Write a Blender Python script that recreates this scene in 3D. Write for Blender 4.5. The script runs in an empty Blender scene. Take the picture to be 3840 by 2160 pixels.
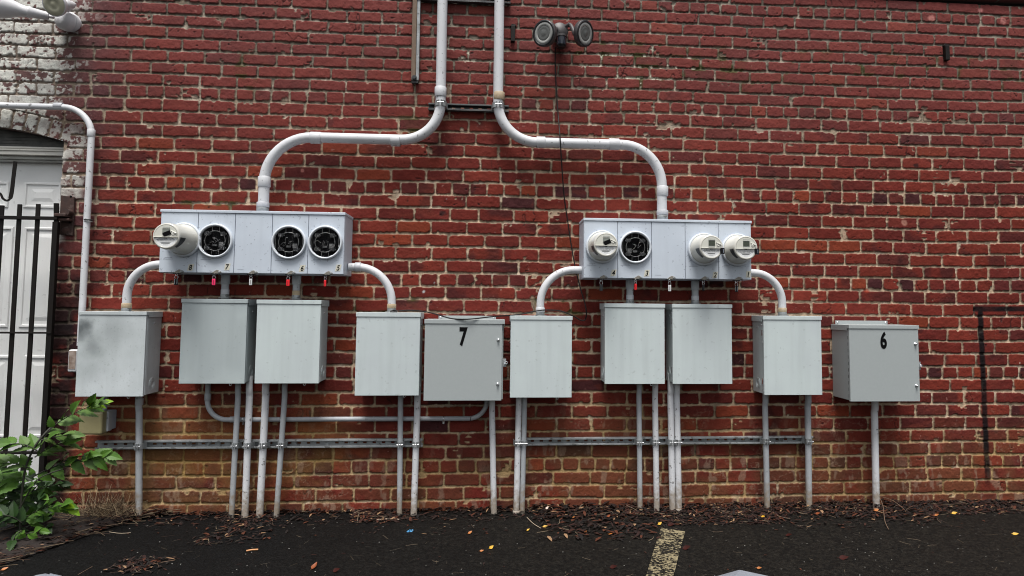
import bpy, math, random
import numpy as np
from mathutils import Vector, Matrix
random.seed(7)
scene = bpy.context.scene
col = scene.collection
# ------------------------------------------------------------------ camera
K = .37267                       # photo tile scale
FPX, PX, PY = 2450., 2039.2, 996.9
YAW, PIT, ROL = 7.38625443e-02, 6.41226083e-02, 7.98448322e-03
DIST = 3.75
cy_, sy_ = math.cos(YAW), math.sin(YAW); cp_, sp_ = math.cos(PIT), math.sin(PIT)
fw = Vector((sy_*cp_, cy_*cp_, sp_)); rt = Vector((cy_, -sy_, 0)); up = rt.cross(fw)
rt2 = rt*math.cos(ROL)+up*math.sin(ROL); up2 = up*math.cos(ROL)-rt*math.sin(ROL)
def ray(u, v):
    return fw + rt2*((u-PX)/FPX) - up2*((v-PY)/FPX)
_d = ray(1980, 1909); HC = -_d.z/_d.y*DIST           # eye height above the foot of the wall
CAM = Vector((0, -DIST, HC))
cd = bpy.data.cameras.new('camera'); cam = bpy.data.objects.new('camera', cd); col.objects.link(cam)
cam.matrix_world = Matrix(((rt2.x, up2.x, -fw.x, CAM.x), (rt2.y, up2.y, -fw.y, CAM.y), (rt2.z, up2.z, -fw.z, CAM.z), (0, 0, 0, 1)))
cd.sensor_width = 36; cd.lens = FPX/3840*36
cd.shift_x = (1920-PX)/3840; cd.shift_y = -(1080-PY)/3840
cd.clip_start = .05; cd.clip_end = 500
scene.camera = cam
# ------------------------------------------------------------------ world, sun, exposure
w = bpy.data.worlds.new('World'); scene.world = w; w.use_nodes = True
nt = w.node_tree; bg = nt.nodes['Background']
SUN_EL, SUN_AZ = math.radians(70), math.radians(188)
sky = nt.nodes.new('ShaderNodeTexSky'); sky.sky_type = 'NISHITA'; sky.sun_disc = False
sky.sun_elevation = SUN_EL; sky.sun_rotation = SUN_AZ
sky.dust_density = 4; sky.air_density = 1.5
hs = nt.nodes.new('ShaderNodeHueSaturation'); hs.inputs['Saturation'].default_value = .28
nt.links.new(sky.outputs[0], hs.inputs['Color']); nt.links.new(hs.outputs[0], bg.inputs['Color'])
bg.inputs['Strength'].default_value = .05
sl = bpy.data.lights.new('sun', 'SUN'); sl.energy = 1.5; sl.angle = math.radians(24); sl.color = (1, .97, .93)
so = bpy.data.objects.new('sun', sl); col.objects.link(so)
sd = Vector((math.sin(SUN_AZ)*math.cos(SUN_EL), math.cos(SUN_AZ)*math.cos(SUN_EL), math.sin(SUN_EL)))
so.rotation_euler = sd.to_track_quat('Z', 'Y').to_euler(); so.location = (0, -6, 8)
scene.view_settings.view_transform = 'Standard'; scene.view_settings.look = 'None'
scene.view_settings.exposure = 1.55; scene.view_settings.gamma = 1
try:
    scene.cycles.filter_width = 1.05
except Exception:
    pass

# ------------------------------------------------------------------ helpers
def P(u, v, d=0.):
    """photo pixel -> point standing d metres in front of the wall face"""
    r = ray(u, v); t = (DIST-d)/r.y
    return Vector((r.x*t, -d, HC+r.z*t))
def T(c, r, x, y, d=0.):
    return P(960*c+x*K, 540*r+y*K, d)
def G(u, v, h=0.):
    r = ray(u, v); t = (h-HC)/r.z
    return CAM + r*t
def TG(c, r, x, y, h=0.):
    return G(960*c+x*K, 540*r+y*K, h)

WL = {}
def empty(name, loc, label, cat, group=None):
    o = bpy.data.objects.new(name, None); col.objects.link(o); o.location = loc; o.empty_display_size = .05
    WL[o.name] = Vector(loc); o['label'] = label; o['category'] = cat
    if group: o['group'] = group
    return o
def tag(o, label, cat, group=None, kind=None):
    if label: o['label'] = label
    if cat: o['category'] = cat
    if group: o['group'] = group
    if kind: o['kind'] = kind
    return o

class MB:
    def __init__(s): s.v = []; s.f = []; s.sm = []; s.c = None
    def add(s, vs, fs, smooth=False):
        b = len(s.v); s.v += [tuple(q) for q in vs]
        s.f += [tuple(b+i for i in f) for f in fs]; s.sm += [smooth]*len(fs); return s
    def box(s, x0, x1, y0, y1, z0, z1):
        if x0 > x1: x0, x1 = x1, x0
        if y0 > y1: y0, y1 = y1, y0
        if z0 > z1: z0, z1 = z1, z0
        vs = [(x0,y0,z0),(x1,y0,z0),(x1,y1,z0),(x0,y1,z0),(x0,y0,z1),(x1,y0,z1),(x1,y1,z1),(x0,y1,z1)]
        return s.add(vs, [(0,3,2,1),(4,5,6,7),(0,1,5,4),(1,2,6,5),(2,3,7,6),(3,0,4,7)])
    def cyl(s, a, b, r, r2=None, n=20, cap=True):
        a = Vector(a); b = Vector(b); r2 = r if r2 is None else r2
        ax = (b-a).normalized(); t = ax.orthogonal().normalized(); q = ax.cross(t)
        vs = []
        for p, rr in ((a, r), (b, r2)):
            for i in range(n):
                an = 2*math.pi*i/n; vs.append(p+(t*math.cos(an)+q*math.sin(an))*rr)
        s.add(vs, [(i, (i+1) % n, n+(i+1) % n, n+i) for i in range(n)], True)
        if cap:
            s.add(vs[:n], [tuple(range(n-1, -1, -1))]); s.add(vs[n:], [tuple(range(n))])
        return s
    def lathe(s, o, ax, prof, n=36, sx=1, cap0=False, cap1=False, smooth=True):
        """prof: (distance along axis, radius)"""
        o = Vector(o); ax = Vector(ax).normalized(); t = ax.orthogonal().normalized(); q = ax.cross(t)
        vs = []
        for h, r in prof:
            for i in range(n):
                an = 2*math.pi*i/n; vs.append(o+ax*h+(t*math.cos(an)+q*math.sin(an))*r)
        fs = []
        for k in range(len(prof)-1):
            fs += [(k*n+i, k*n+(i+1) % n, (k+1)*n+(i+1) % n, (k+1)*n+i) for i in range(n)]
        s.add(vs, fs, smooth)
        if cap0: s.add(vs[:n], [tuple(range(n-1, -1, -1))])
        if cap1: s.add(vs[-n:], [tuple(range(n))])
        return s
    def tube(s, pts, r, n=16, cap=True, rs=None):
        pts = [Vector(p) for p in pts]; m = len(pts)
        tg = []
        for i in range(m):
            a = pts[max(0, i-1)]; b = pts[min(m-1, i+1)]; tg.append((b-a).normalized())
        t = tg[0].orthogonal().normalized(); vs = []
        for i in range(m):
            t = (t - tg[i]*t.dot(tg[i])).normalized(); q = tg[i].cross(t)
            rr = rs[i] if rs else r
            for k in range(n):
                an = 2*math.pi*k/n; vs.append(pts[i]+(t*math.cos(an)+q*math.sin(an))*rr)
        fs = [(i*n+k, i*n+(k+1) % n, (i+1)*n+(k+1) % n, (i+1)*n+k) for i in range(m-1) for k in range(n)]
        s.add(vs, fs, True)
        if cap:
            s.add(vs[:n], [tuple(range(n-1, -1, -1))]); s.add(vs[-n:], [tuple(range(n))])
        return s
    def prism(s, poly, y0, y1):
        """poly: (x,z) outline, counter-clockwise from the front; from y0 (front) to y1 (back)"""
        n = len(poly)
        vs = [(x, y0, z) for x, z in poly]+[(x, y1, z) for x, z in poly]
        fs = [tuple(range(n)), tuple(range(2*n-1, n-1, -1))]+[((i+1) % n, i, n+i, n+(i+1) % n) for i in range(n)]
        return s.add(vs, fs)
    def ring(s, o, ax, r, rt_, n=28, m=8):
        o = Vector(o); ax = Vector(ax).normalized(); t = ax.orthogonal().normalized(); q = ax.cross(t); vs = []
        for i in range(n):
            an = 2*math.pi*i/n; e = t*math.cos(an)+q*math.sin(an)
            for j in range(m):
                b = 2*math.pi*j/m; vs.append(o+e*(r+rt_*math.cos(b))+ax*(rt_*math.sin(b)))
        return s.add(vs, [(i*m+j, ((i+1) % n)*m+j, ((i+1) % n)*m+(j+1) % m, i*m+(j+1) % m) for i in range(n) for j in range(m)], True)
    def build(s, name, mat, parent=None, bevel=0, seg=2):
        off = Vector((0, 0, 0))
        if parent is not None: off = WL[parent.name]
        me = bpy.data.meshes.new(name)
        vs = [(x-off.x, y-off.y, z-off.z) for x, y, z in s.v]
        me.from_pydata(vs, [], s.f); me.materials.append(mat)
        me.polygons.foreach_set('use_smooth', s.sm)
        o = bpy.data.objects.new(name, me); col.objects.link(o)
        WL[o.name] = off
        if parent is not None: o.parent = parent
        if bevel:
            b = o.modifiers.new('bevel', 'BEVEL'); b.width = bevel; b.segments = seg; b.limit_method = 'ANGLE'; b.angle_limit = math.radians(40)
            b.harden_normals = False
        me.update()
        return o

def fillet(pts, r, n=12):
    pts = [Vector(p) for p in pts]; out = [pts[0]]
    rr = r if isinstance(r, (list, tuple)) else [r]*(len(pts)-2)
    for i in range(1, len(pts)-1):
        a, b, c = pts[i-1], pts[i], pts[i+1]; u = (a-b).normalized(); v = (c-b).normalized()
        ang = u.angle(v)
        if ang > 3.1 or rr[i-1] == 0: out.append(b); continue
        tl = rr[i-1]/math.tan(ang/2); tl = min(tl, (a-b).length*.96, (c-b).length*(.96 if i == len(pts)-2 else .48), (a-b).length*(.96 if i == 1 else .48)); R = tl*math.tan(ang/2)
        cen = b+(u+v).normalized()*(R/math.sin(ang/2)); p0 = b+u*tl; p1 = b+v*tl
        e0 = p0-cen; e1 = p1-cen; th = e0.angle(e1)
        for k in range(n+1):
            t = k/n; out.append(cen+(e0*math.sin((1-t)*th)+e1*math.sin(t*th))/math.sin(th))
    out.append(pts[-1]); return out
def catmull(pts, n=8):
    pts = [Vector(p) for p in pts]; q = [pts[0]]+pts+[pts[-1]]; out = []
    for i in range(1, len(q)-2):
        for k in range(n):
            t = k/n; a, b, c, d = q[i-1], q[i], q[i+1], q[i+2]
            out.append(.5*((2*b)+(c-a)*t+(2*a-5*b+4*c-d)*t*t+(3*b-a-3*c+d)*t**3))
    out.append(pts[-1]); return out

# ------------------------------------------------------------------ materials
def new_mat(name):
    m = bpy.data.materials.new(name); m.use_nodes = True; n = m.node_tree; return m, n, n.nodes['Principled BSDF']
def N(nt_, t, **kw):
    n = nt_.nodes.new(t)
    for k, v in kw.items(): n.inputs[k].default_value = v
    return n
def mat(name, c, rough=.5, metal=0., var=.0, vs=6., c2=None, dirt=0., dirtc=(.05,.045,.04), ds=90., dth=.68, bump=0., bs=200., streak=0., spec=.5, trans=0., emit=None):
    m, nt_, p = new_mat(name)
    L = nt_.links.new
    p.inputs['Roughness'].default_value = rough; p.inputs['Metallic'].default_value = metal
    p.inputs['Specular IOR Level'].default_value = spec
    if trans: p.inputs['Transmission Weight'].default_value = trans; p.inputs['IOR'].default_value = 1.3
    geo = nt_.nodes.new('ShaderNodeNewGeometry'); pos = geo.outputs['Position']
    cur = None
    rgb = nt_.nodes.new('ShaderNodeRGB'); rgb.outputs[0].default_value = (*c, 1); cur = rgb.outputs[0]
    def mixc(fac, cb, cur):
        mx = nt_.nodes.new('ShaderNodeMix'); mx.data_type = 'RGBA'; L(fac, mx.inputs[0]); L(cur, mx.inputs[6]); mx.inputs[7].default_value = (*cb, 1); return mx.outputs[2]
    def ramp(sock, a, b, mul=1.):
        r = nt_.nodes.new('ShaderNodeMapRange'); r.inputs[1].default_value = a; r.inputs[2].default_value = b; r.inputs[4].default_value = mul; L(sock, r.inputs[0]); return r.outputs[0]
    if var:
        n = N(nt_, 'ShaderNodeTexNoise', Scale=vs, Detail=6., Roughness=.6); L(pos, n.inputs['Vector'])
        cur = mixc(ramp(n.outputs[0], .35, .68, var), c2 or tuple(x*.6 for x in c), cur)
    if streak:
        mp = nt_.nodes.new('ShaderNodeMapping'); mp.inputs['Scale'].default_value = (30, 30, 1.6); L(pos, mp.inputs[0])
        n = N(nt_, 'ShaderNodeTexNoise', Scale=1., Detail=3.); L(mp.outputs[0], n.inputs['Vector'])
        cur = mixc(ramp(n.outputs[0], .45, .75, streak), tuple(x*.62 for x in c), cur)
    if dirt:
        n = N(nt_, 'ShaderNodeTexNoise', Scale=ds, Detail=2.); L(pos, n.inputs['Vector'])
        cur = mixc(ramp(n.outputs[0], dth, dth+.04, dirt), dirtc, cur)
    L(cur, p.inputs['Base Color'])
    if bump:
        n = N(nt_, 'ShaderNodeTexNoise', Scale=bs, Detail=3.); L(pos, n.inputs['Vector'])
        b = nt_.nodes.new('ShaderNodeBump'); b.inputs['Strength'].default_value = bump; b.inputs['Distance'].default_value = .002
        L(n.outputs[0], b.inputs['Height']); L(b.outputs[0], p.inputs['Normal'])
    return m
PVC = mat('grey_pvc', (.57,.58,.605), .5, var=.5, vs=8, c2=(.44,.45,.46), dirt=.6, ds=60, dth=.675, bump=.15)
PVC2 = mat('darker_grey_pvc', (.36,.38,.40), .5, var=.4, vs=8, dirt=.5, ds=50, dth=.70, bump=.15)
PVCW = mat('whitish_pvc', (.62,.63,.655), .5, var=.55, vs=9, c2=(.46,.47,.48), dirt=.7, ds=55, dth=.665, bump=.1)
def splash(m):
    n = m.node_tree; p = n.nodes['Principled BSDF']; src = p.inputs['Base Color'].links[0].from_socket; geo = n.nodes.new('ShaderNodeNewGeometry'); sp = n.nodes.new('ShaderNodeSeparateXYZ'); n.links.new(geo.outputs['Position'], sp.inputs[0])
    nz_ = N(n, 'ShaderNodeTexNoise', Scale=38., Detail=4.); n.links.new(geo.outputs['Position'], nz_.inputs['Vector'])
    ma = n.nodes.new('ShaderNodeMath'); ma.operation = 'MULTIPLY_ADD'; ma.inputs[1].default_value = -.34; n.links.new(nz_.outputs[0], ma.inputs[0]); n.links.new(sp.outputs[2], ma.inputs[2])
    mr = n.nodes.new('ShaderNodeMapRange'); mr.inputs[1].default_value = .0; mr.inputs[2].default_value = -.14; mr.inputs[4].default_value = .75; n.links.new(ma.outputs[0], mr.inputs[0])
    mx = n.nodes.new('ShaderNodeMix'); mx.data_type = 'RGBA'; n.links.new(mr.outputs[0], mx.inputs[0]); n.links.new(src, mx.inputs[6]); mx.inputs[7].default_value = (.22, .16, .095, 1); n.links.new(mx.outputs[2], p.inputs['Base Color'])
splash(PVCW); splash(PVC2)
PVCT = mat('tan_glue_pvc', (.36,.27,.165), .6, var=.5, vs=40, c2=(.48,.42,.33))
PVCG = mat('grey_coupling', (.47,.48,.51), .5, var=.4, vs=12)
GREYM = mat('meter_box_paint', (.52,.575,.645), .45, var=.45, vs=7, c2=(.45,.50,.57), dirt=.55, dirtc=(.2,.22,.27), ds=62, dth=.665, streak=.14, bump=.12, bs=600)
DIV = mat('seam_dark', (.08,.09,.13), .7)
BOXA = mat('light_grey_enamel', (.52,.585,.585), .42, var=.6, vs=3.2, c2=(.45,.49,.51), dirt=.35, dirtc=(.28,.31,.31), ds=48, dth=.67, streak=.24, bump=.18, bs=700)
BOXB = mat('mid_grey_enamel', (.35,.395,.405), .42, var=.4, vs=4, c2=(.40,.45,.45), dirt=.35, dirtc=(.22,.25,.25), ds=60, dth=.68, streak=.2, bump=.2, bs=700)
BOXC = mat('weathered_grey_enamel', (.54,.58,.60), .5, var=.75, vs=4, c2=(.38,.42,.42), dirt=.4, dirtc=(.30,.33,.33), ds=95, dth=.64, streak=.2, bump=.25, bs=500)
BOXD = mat('plain_grey_enamel', (.325,.355,.358), .4, var=.3, vs=90, c2=(.37,.40,.402), dirt=.0, bump=.2, bs=600)
GALV = mat('galvanised_steel', (.34,.36,.37), .5, .35, var=.7, vs=25, c2=(.16,.17,.17), dirt=.6, ds=30, dth=.62, bump=.2)
GALVD = mat('dark_steel', (.055,.058,.06), .45, .4, var=.4, vs=30)
CHROME = mat('bright_zinc', (.75,.76,.78), .25, .9)
BLACKI = mat('black_iron', (.006,.005,.0045), .6, var=.5, vs=12, c2=(.012,.008,.006), spec=.2)
RUST = mat('rusty_plate', (.055,.024,.018), .85, var=.8, vs=22, c2=(.028,.018,.016), dirt=.5, dirtc=(.10,.07,.06), ds=30, dth=.62, bump=.6, bs=120)
RUSTB = mat('brown_strut', (.13,.085,.055), .7, .1, var=.5, vs=30, c2=(.19,.14,.10))
BLK = mat('black_vinyl', (.003,.003,.0035), .6, spec=.08)
CABLE = mat('black_cable', (.008,.007,.007), .5, spec=.25)
DOORW = mat('white_door_paint', (.83,.84,.83), .5, var=.3, vs=5, c2=(.72,.73,.72), dirt=.25, dirtc=(.3,.3,.29), ds=35, dth=.70, bump=.3, bs=350)
TRIMW = mat('worn_cream_trim', (.62,.61,.56), .6, var=.5, vs=14, c2=(.5,.48,.42), dirt=.8, dirtc=(.16,.14,.12), ds=40, dth=.70)
TRIMG = mat('grey_stop_trim', (.52,.53,.50), .6, var=.4, vs=8)
CREAM = mat('meter_plastic', (.55,.545,.50), .10, var=.3, vs=10, c2=(.52,.50,.44), dirt=.2, ds=90)
MFACE = mat('meter_face_cream', (.58,.58,.52), .12, var=.15)
MPLATE = mat('meter_label_white', (.78,.79,.79), .3)
MDARK = mat('meter_flank_shade', (.012,.013,.015), .4)  # shade tone for the strip on the meter flank
LCD = mat('lcd_glass', (.045,.055,.04), .15)
INK = mat('grey_print', (.045,.05,.055), .6)
INKF = mat('faint_print', (.30,.33,.39), .6)
RINGM = mat('white_ring_paint', (.62,.66,.71), .35, var=.3)
SOCK = mat('socket_dark', (.004,.004,.005), .8, spec=.1)
SOCKM = mat('socket_metal', (.22,.22,.22), .4, .5)
SOCKP = mat('socket_part_grey', (.07,.07,.075), .5)
STK = mat('aged_sticker', (.62,.60,.50), .5, var=.4, vs=40, c2=(.44,.44,.40))
HASP = mat('hasp_weathered', (.27,.255,.225), .55, .4, var=.6, vs=60, c2=(.12,.105,.09))
RED = mat('red_tag', (.75,.012,.02), .4); PINK = mat('pink_tag', (.80,.03,.13), .4)
WTAG = mat('white_tag', (.62,.62,.62), .4); BTAG = mat('black_tag', (.004,.004,.006), .4, spec=.2)
FLBR = mat('bronze_flood', (.040,.036,.038), .5, var=.5, vs=20, c2=(.075,.066,.066))
FLRG = mat('flood_ring', (.33,.335,.32), .45); FLLN = mat('flood_lens', (.11,.115,.11), .22, var=.4, vs=60, c2=(.17,.17,.165))
FLBK = mat('flood_black', (.008,.008,.010), .3)
WLMP = mat('white_flood_paint', (.62,.62,.64), .45, var=.3, vs=12)
WLEN = mat('yellowed_glass', (.46,.45,.34), .15, var=.5, vs=25, c2=(.32,.31,.22))
COVB = mat('yellowed_cover', (.25,.225,.12), .3, var=.4, vs=12, c2=(.16,.14,.07))
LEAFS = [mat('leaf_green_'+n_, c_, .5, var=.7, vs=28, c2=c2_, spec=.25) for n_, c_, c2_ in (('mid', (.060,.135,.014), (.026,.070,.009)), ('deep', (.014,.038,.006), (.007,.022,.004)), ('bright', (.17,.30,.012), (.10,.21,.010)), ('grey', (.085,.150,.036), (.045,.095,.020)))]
STEM = mat('stem_dark', (.022,.022,.014), .7)
WOODD = mat('weathered_dark_wood', (.06,.062,.058), .8, var=.8, vs=14, c2=(.13,.13,.12), bump=.6, bs=60)

# ------------------------------------------------------------------ noise fields
_rs = np.random.RandomState(11)
def vn(x, z, s, seed, sx=1., sz=1.):
    rs = np.random.RandomState(seed); Gd = rs.rand(256, 256).astype(np.float32)
    a = x*s*sx+37.3; b = z*s*sz+91.7
    i = np.floor(a).astype(int); j = np.floor(b).astype(int); fx = a-i; fz = b-j
    fx = fx*fx*(3-2*fx); fz = fz*fz*(3-2*fz); i &= 255; j &= 255; i1 = (i+1) & 255; j1 = (j+1) & 255
    return (Gd[i, j]*(1-fx)+Gd[i1, j]*fx)*(1-fz)+(Gd[i, j1]*(1-fx)+Gd[i1, j1]*fx)*fz
def fbm(x, z, s, seed, o=4, sx=1., sz=1.):
    t = 0; a = 1.; n = 0
    for k in range(o):
        t = t+a*vn(x, z, s*2**k, seed+k, sx, sz); n += a; a *= .55
    return t/n
def sst(a, b, x):
    t = np.clip((x-a)/(b-a), 0, 1); return t*t*(3-2*t)

# ------------------------------------------------------------------ brick wall
HZ = {0:.482909557, 9:.317604614, 16:.180967871, 23:.0420275, 30:-.0972126713, 37:-.236113076}
zc = {}
ks = sorted(HZ)
for a, b in zip(ks[:-1], ks[1:]):
    for i in range(a, b+1): zc[i] = HC+DIST*(HZ[a]+(HZ[b]-HZ[a])*(i-a)/(b-a))
pt = (HZ[0]-HZ[9])/9*DIST; pb = (HZ[30]-HZ[37])/7*DIST
for i in range(-16, 0): zc[i] = zc[0]-pt*i
for i in range(38, 44): zc[i] = zc[37]-pb*(i-37)
HEAD = {-9: 1, 0: 1, 9: 1, 16: 1, 23: 1, 30: 1, 37: 1}
# joints read from the photograph: row -> [(tile column, x in tile) ...]
JT = {
-1: {3:[265,580,880,1195,1500]},
0: {2:[110,290,465,640,805,970,1135,1300,1465,1620,1785,1945,2095,2265,2415],3:[140,300,455,610,770,920,1075,1230,1390]},
1: {1:[365,720,1080,1430],2:[235,570,900,1230,1550,1875,2205,2530],3:[265,570,885,1190,1495,1805,2110,2405]},
2: {0:[935,1320,1685,2050,2420],1:[205,550,915,1270,1970],2:[65,1060,1390,1715,2035,2360],3:[95,410,725,1040,1360,1670,1985,2285]},
3: {0:[780,1155,1530,1870,2240],1:[20,390,725,1075,1415,1780,2120],2:[885,1225,1555,1885,2217,2555],3:[280,600,925,1245,1565,1865,2190,2490]},
4: {0:[920,1295,1680,2045,2400],1:[180,530,890,1225,1935,2290],2:[60,390,740,1085,1415,1760,2070,2370],3:[125,440,760,1080,1395,1700,2010,2310]},
5: {0:[685,1075,1455,1835,2215],1:[360,720,1075,1430,1780,2135],2:[245,600,895,1230,1565,1900,2225,2565],3:[310,635,945,1270,1590,1905,2225,2530]},
6: {0:[950,1325,1690,2060,2435],1:[212,570,920,1285,1640,1990,2355],2:[125,465,735,1060,1385,1720,2040,2390],3:[140,460,780,1100,1425,1740,2035,2350]},
7: {0:[760,1145,1520,1870,2235],1:[20,385,755,1105,1465,1860,2150,2500],2:[265,605,950,1295,1635,1970,2295],3:[40,355,675,1005,1330,1650,1960,2250,2560]},
8: {0:[920,1260,1645,2015,2385],1:[170,543,905,1245,1600,1960,2330],2:[110,445,790,1130,1470,1820,2145,2480],3:[230,545,870,1200,1495,1805,2100,2410]},
9: {0:[745,925,1110,1295,1480,1650,1830,2015,2205,2380,2560],1:[155,340,515,705,885,1070,1245,1430,1610,1960,2140,2310],2:[85,255,430,590,755,930,1095,1275,1425,1590,1745,1910,2075,2245,2400,2560],3:[150,305,470,630,790,945,1095,1245,1405,1555,1705,1865,2015,2165,2315,2475]},
10: {0:[865,1255,1635,2010,2380],1:[135,495,870,1235,1590,1950,2305],2:[85,420,775,1125,1455,1790,2120,2450],3:[205,535,805,1125,1445,1765,2080,2395]},
11: {0:[1050,1430,1810,2185,2555],1:[345,715,1070,1435,2140],2:[260,570,910,1255,1600,1935,2270],3:[10,350,675,1000,1315,1625,1950,2260]},
12: {0:[1250,1635,2010,2380],1:[180,525,880,1245,1850,2210],2:[680,1375,1720,2060,2390],3:[160,490,820,1162,1487,1802,2115,2425]},
13: {0:[1385,1757,2137,2515],1:[300,665,1025,1385,1735,2095,2440],2:[205,555,900,1240,1585,1930,2265],3:[15,360,685,1015,1340,1650,1965,2280]},
14: {0:[1215,1595,1970,2340],1:[490,850,1205,1565,1920,2260],2:[40,395,755,1100,1780,2120,2460],3:[220,540,870,1200,1515,1830,2150,2455]},
15: {0:[1005,1375,1755,2120,2490],1:[280,640,1010,1360,1715,2085,2460],2:[230,580,940,1290,1635,1965,2310],3:[70,400,740,1055,1370,1665,1985,2290]},
16: {0:[720,1095,1280,1480,1670,1855,2035,2225,2410],1:[190,370,555,740,920,1100,1285,1455,1630,1805,1975,2150,2325,2495],2:[90,245,425,585,760,935,1110,1285,1630,1800,1970,2140,2320,2500],3:[90,250,415,570,740,895,1050,1205,1370,1530,1690,1855,2020,2175,2325,2490]},
17: {0:[980,1370,1750,2125,2505],1:[305,675,1040,1405,1765,2115,2465],2:[235,575,940,1185,1870,2215,2555],3:[310,640,975,1305,1635,1965,2290]},
18: {0:[790,1185,1565,1940,2320],1:[490,855,1225,1595,1955,2240],2:[15,370,725,1075,1430,1755,2095,2440],3:[200,540,850,1190,1500,1820,2130,2440]},
19: {0:[970,1355],1:[1040,1415,1760,2125,2480],2:[250,600],3:[65,405,740,1050,1360,1685,2000,2315]},
20: {0:[760,1140,1525],1:[1205,1575,1935,2300],2:[80,440,2490],3:[275,600,930,1255,1585,1905,2220,2540]},
21: {0:[960,1345],1:[1035,1405,1765,2130,2490],2:[265],3:[105,435,770,1090,1420,1745,2065,2380]},
22: {0:[740,1125,1510],1:[1180,1545,1910,2275],2:[65,420],3:[235,565,905,1240,1560,1890,2210,2530]},
23: {0:[900,1080,1270,1460,1660],1:[1105,1290,1465,1650,1835,2020,2200,2375,2540],2:[145,325,505],3:[205,360,510,680,830,990,1150,1315,1470,1610,1770,1925,2095,2260,2430]},
24: {0:[740,1130,1520,1895],1:[90,455,825,1190,1550,1910,2265],2:[35,400,755,1115,1475,2175],3:[240,595,920,1245,1575,1890,2210,2530]},
25: {0:[905,1700],1:[990,1730,2095,2440],2:[590,2320],3:[80,435,780,1115,1435,1755,2070,2395]},
26: {0:[700],1:[820],2:[805],3:[650,1305,1615,1925,2240,2550]},
27: {1:[980],2:[640],3:[1800,2115,2420]}, 28: {1:[790],2:[800],3:[1625,1950,2275]}, 29: {1:[985],2:[610],3:[1770,2090,2410]},
30: {0:[1740],1:[800,970],2:[650,820,2340],3:[1600,1750,1905,2055,2210,2365,2520]},
31: {0:[1650],1:[610,985],2:[935,2080],3:[1830,2150,2465]},
32: {0:[680,1865,2240],1:[445,830],2:[800,1155,1525,1885,2225],3:[1645,1970,2280]},
33: {0:[1235,1620,2010],1:[195,570,965,1315,1720,2090,2450],2:[240,605,960,1315,1675,2035,2380],3:[160,490,820,1150,1480,1800,2125,2435]},
34: {0:[670,1450,1855,2240],1:[410,810,1200,1575,1940,2310],2:[450,805,1150,1500,1855,2210],3:[310,660,1000,1325,1655,1980,2290]},
35: {0:[850,1240,1625,2005],1:[185,570,935,1320,1675,2035,2400],2:[180,550,920,1985,2330],3:[100,440,780,1110,1430,1765,2090,2410]},
36: {0:[1050,1450,1850,2230],1:[410,780,1160,1530,1910,2290],2:[450,800,1165,1500,1840,2190],3:[295,635,970,1305,1620,1950,2275]},
37: {0:[1115,1300,1490,1665,1855,2055,2240],1:[410,590,775,960,1130,1310,1495,1665,1850,2025,2210],2:[150,325,505,675,835,990,1155,1870,2040,2195,2360],3:[120,280,440,610,780,940,1260,1410,1585,1745,1900,2050,2195,2360,2540]},
38: {0:[970,1375,1775,2170],1:[385,765,1135,1515,1890,2255],2:[415,785,1135,1490,1845,2165],3:[275,615,945,1285,1605,1940,2250]},
39: {0:[840,1245,1635,2020,2410],1:[605,985,1355,1715,2090,2455],2:[245,580,930,1990,2340],3:[95,420,765,1100,1425,1755,2075,2400]},
40: {0:[1485,1885,2285],1:[480,870,1255,1630,2010],2:[165,525,885,1235,1940,2270],3:[370,650,980,1310,1660,1980,2310]},
}
X0, X1, ZTOP = -3.95, 4.35, 3.45
def joints(row):
    nom = .0995 if HEAD.get(row) else .2015
    xs = []
    if row in JT:
        z = zc[row]
        for c, l in JT[row].items():
            for x in l:
                u = 960*c+x*K
                # solve the pixel height of this course at column u
                v = 1000.
                for _ in range(6):
                    v += (P(u, v).z-z)/(DIST/FPX)
                xs.append(P(u, v).x)
        xs = sorted(xs)
    else:
        xs = [random.uniform(0, nom)]
    out = [xs[0]]
    for x in xs[1:]:
        g = x-out[-1]; n = max(1, round(g/nom))
        if g < .45*nom: continue
        b = out[-1]
        for k in range(1, n+1): out.append(b+g*k/n+(random.uniform(-.006, .006) if k < n else 0))
    while out[0] > X0-.3: out.insert(0, out[0]-nom*random.uniform(.96, 1.04))
    while out[-1] < X1+.3: out.append(out[-1]+nom*random.uniform(.96, 1.04))
    return np.array(out)
XR = P(238, 560).x                                # right edge of the door opening
XCN = XR-.61; ARCR = 2.2
ZSP = P(238.6, 529).z; ZCN = ZSP-math.sqrt(ARCR**2-.61**2)
ZLEDGE = P(3840, 18).z
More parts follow.
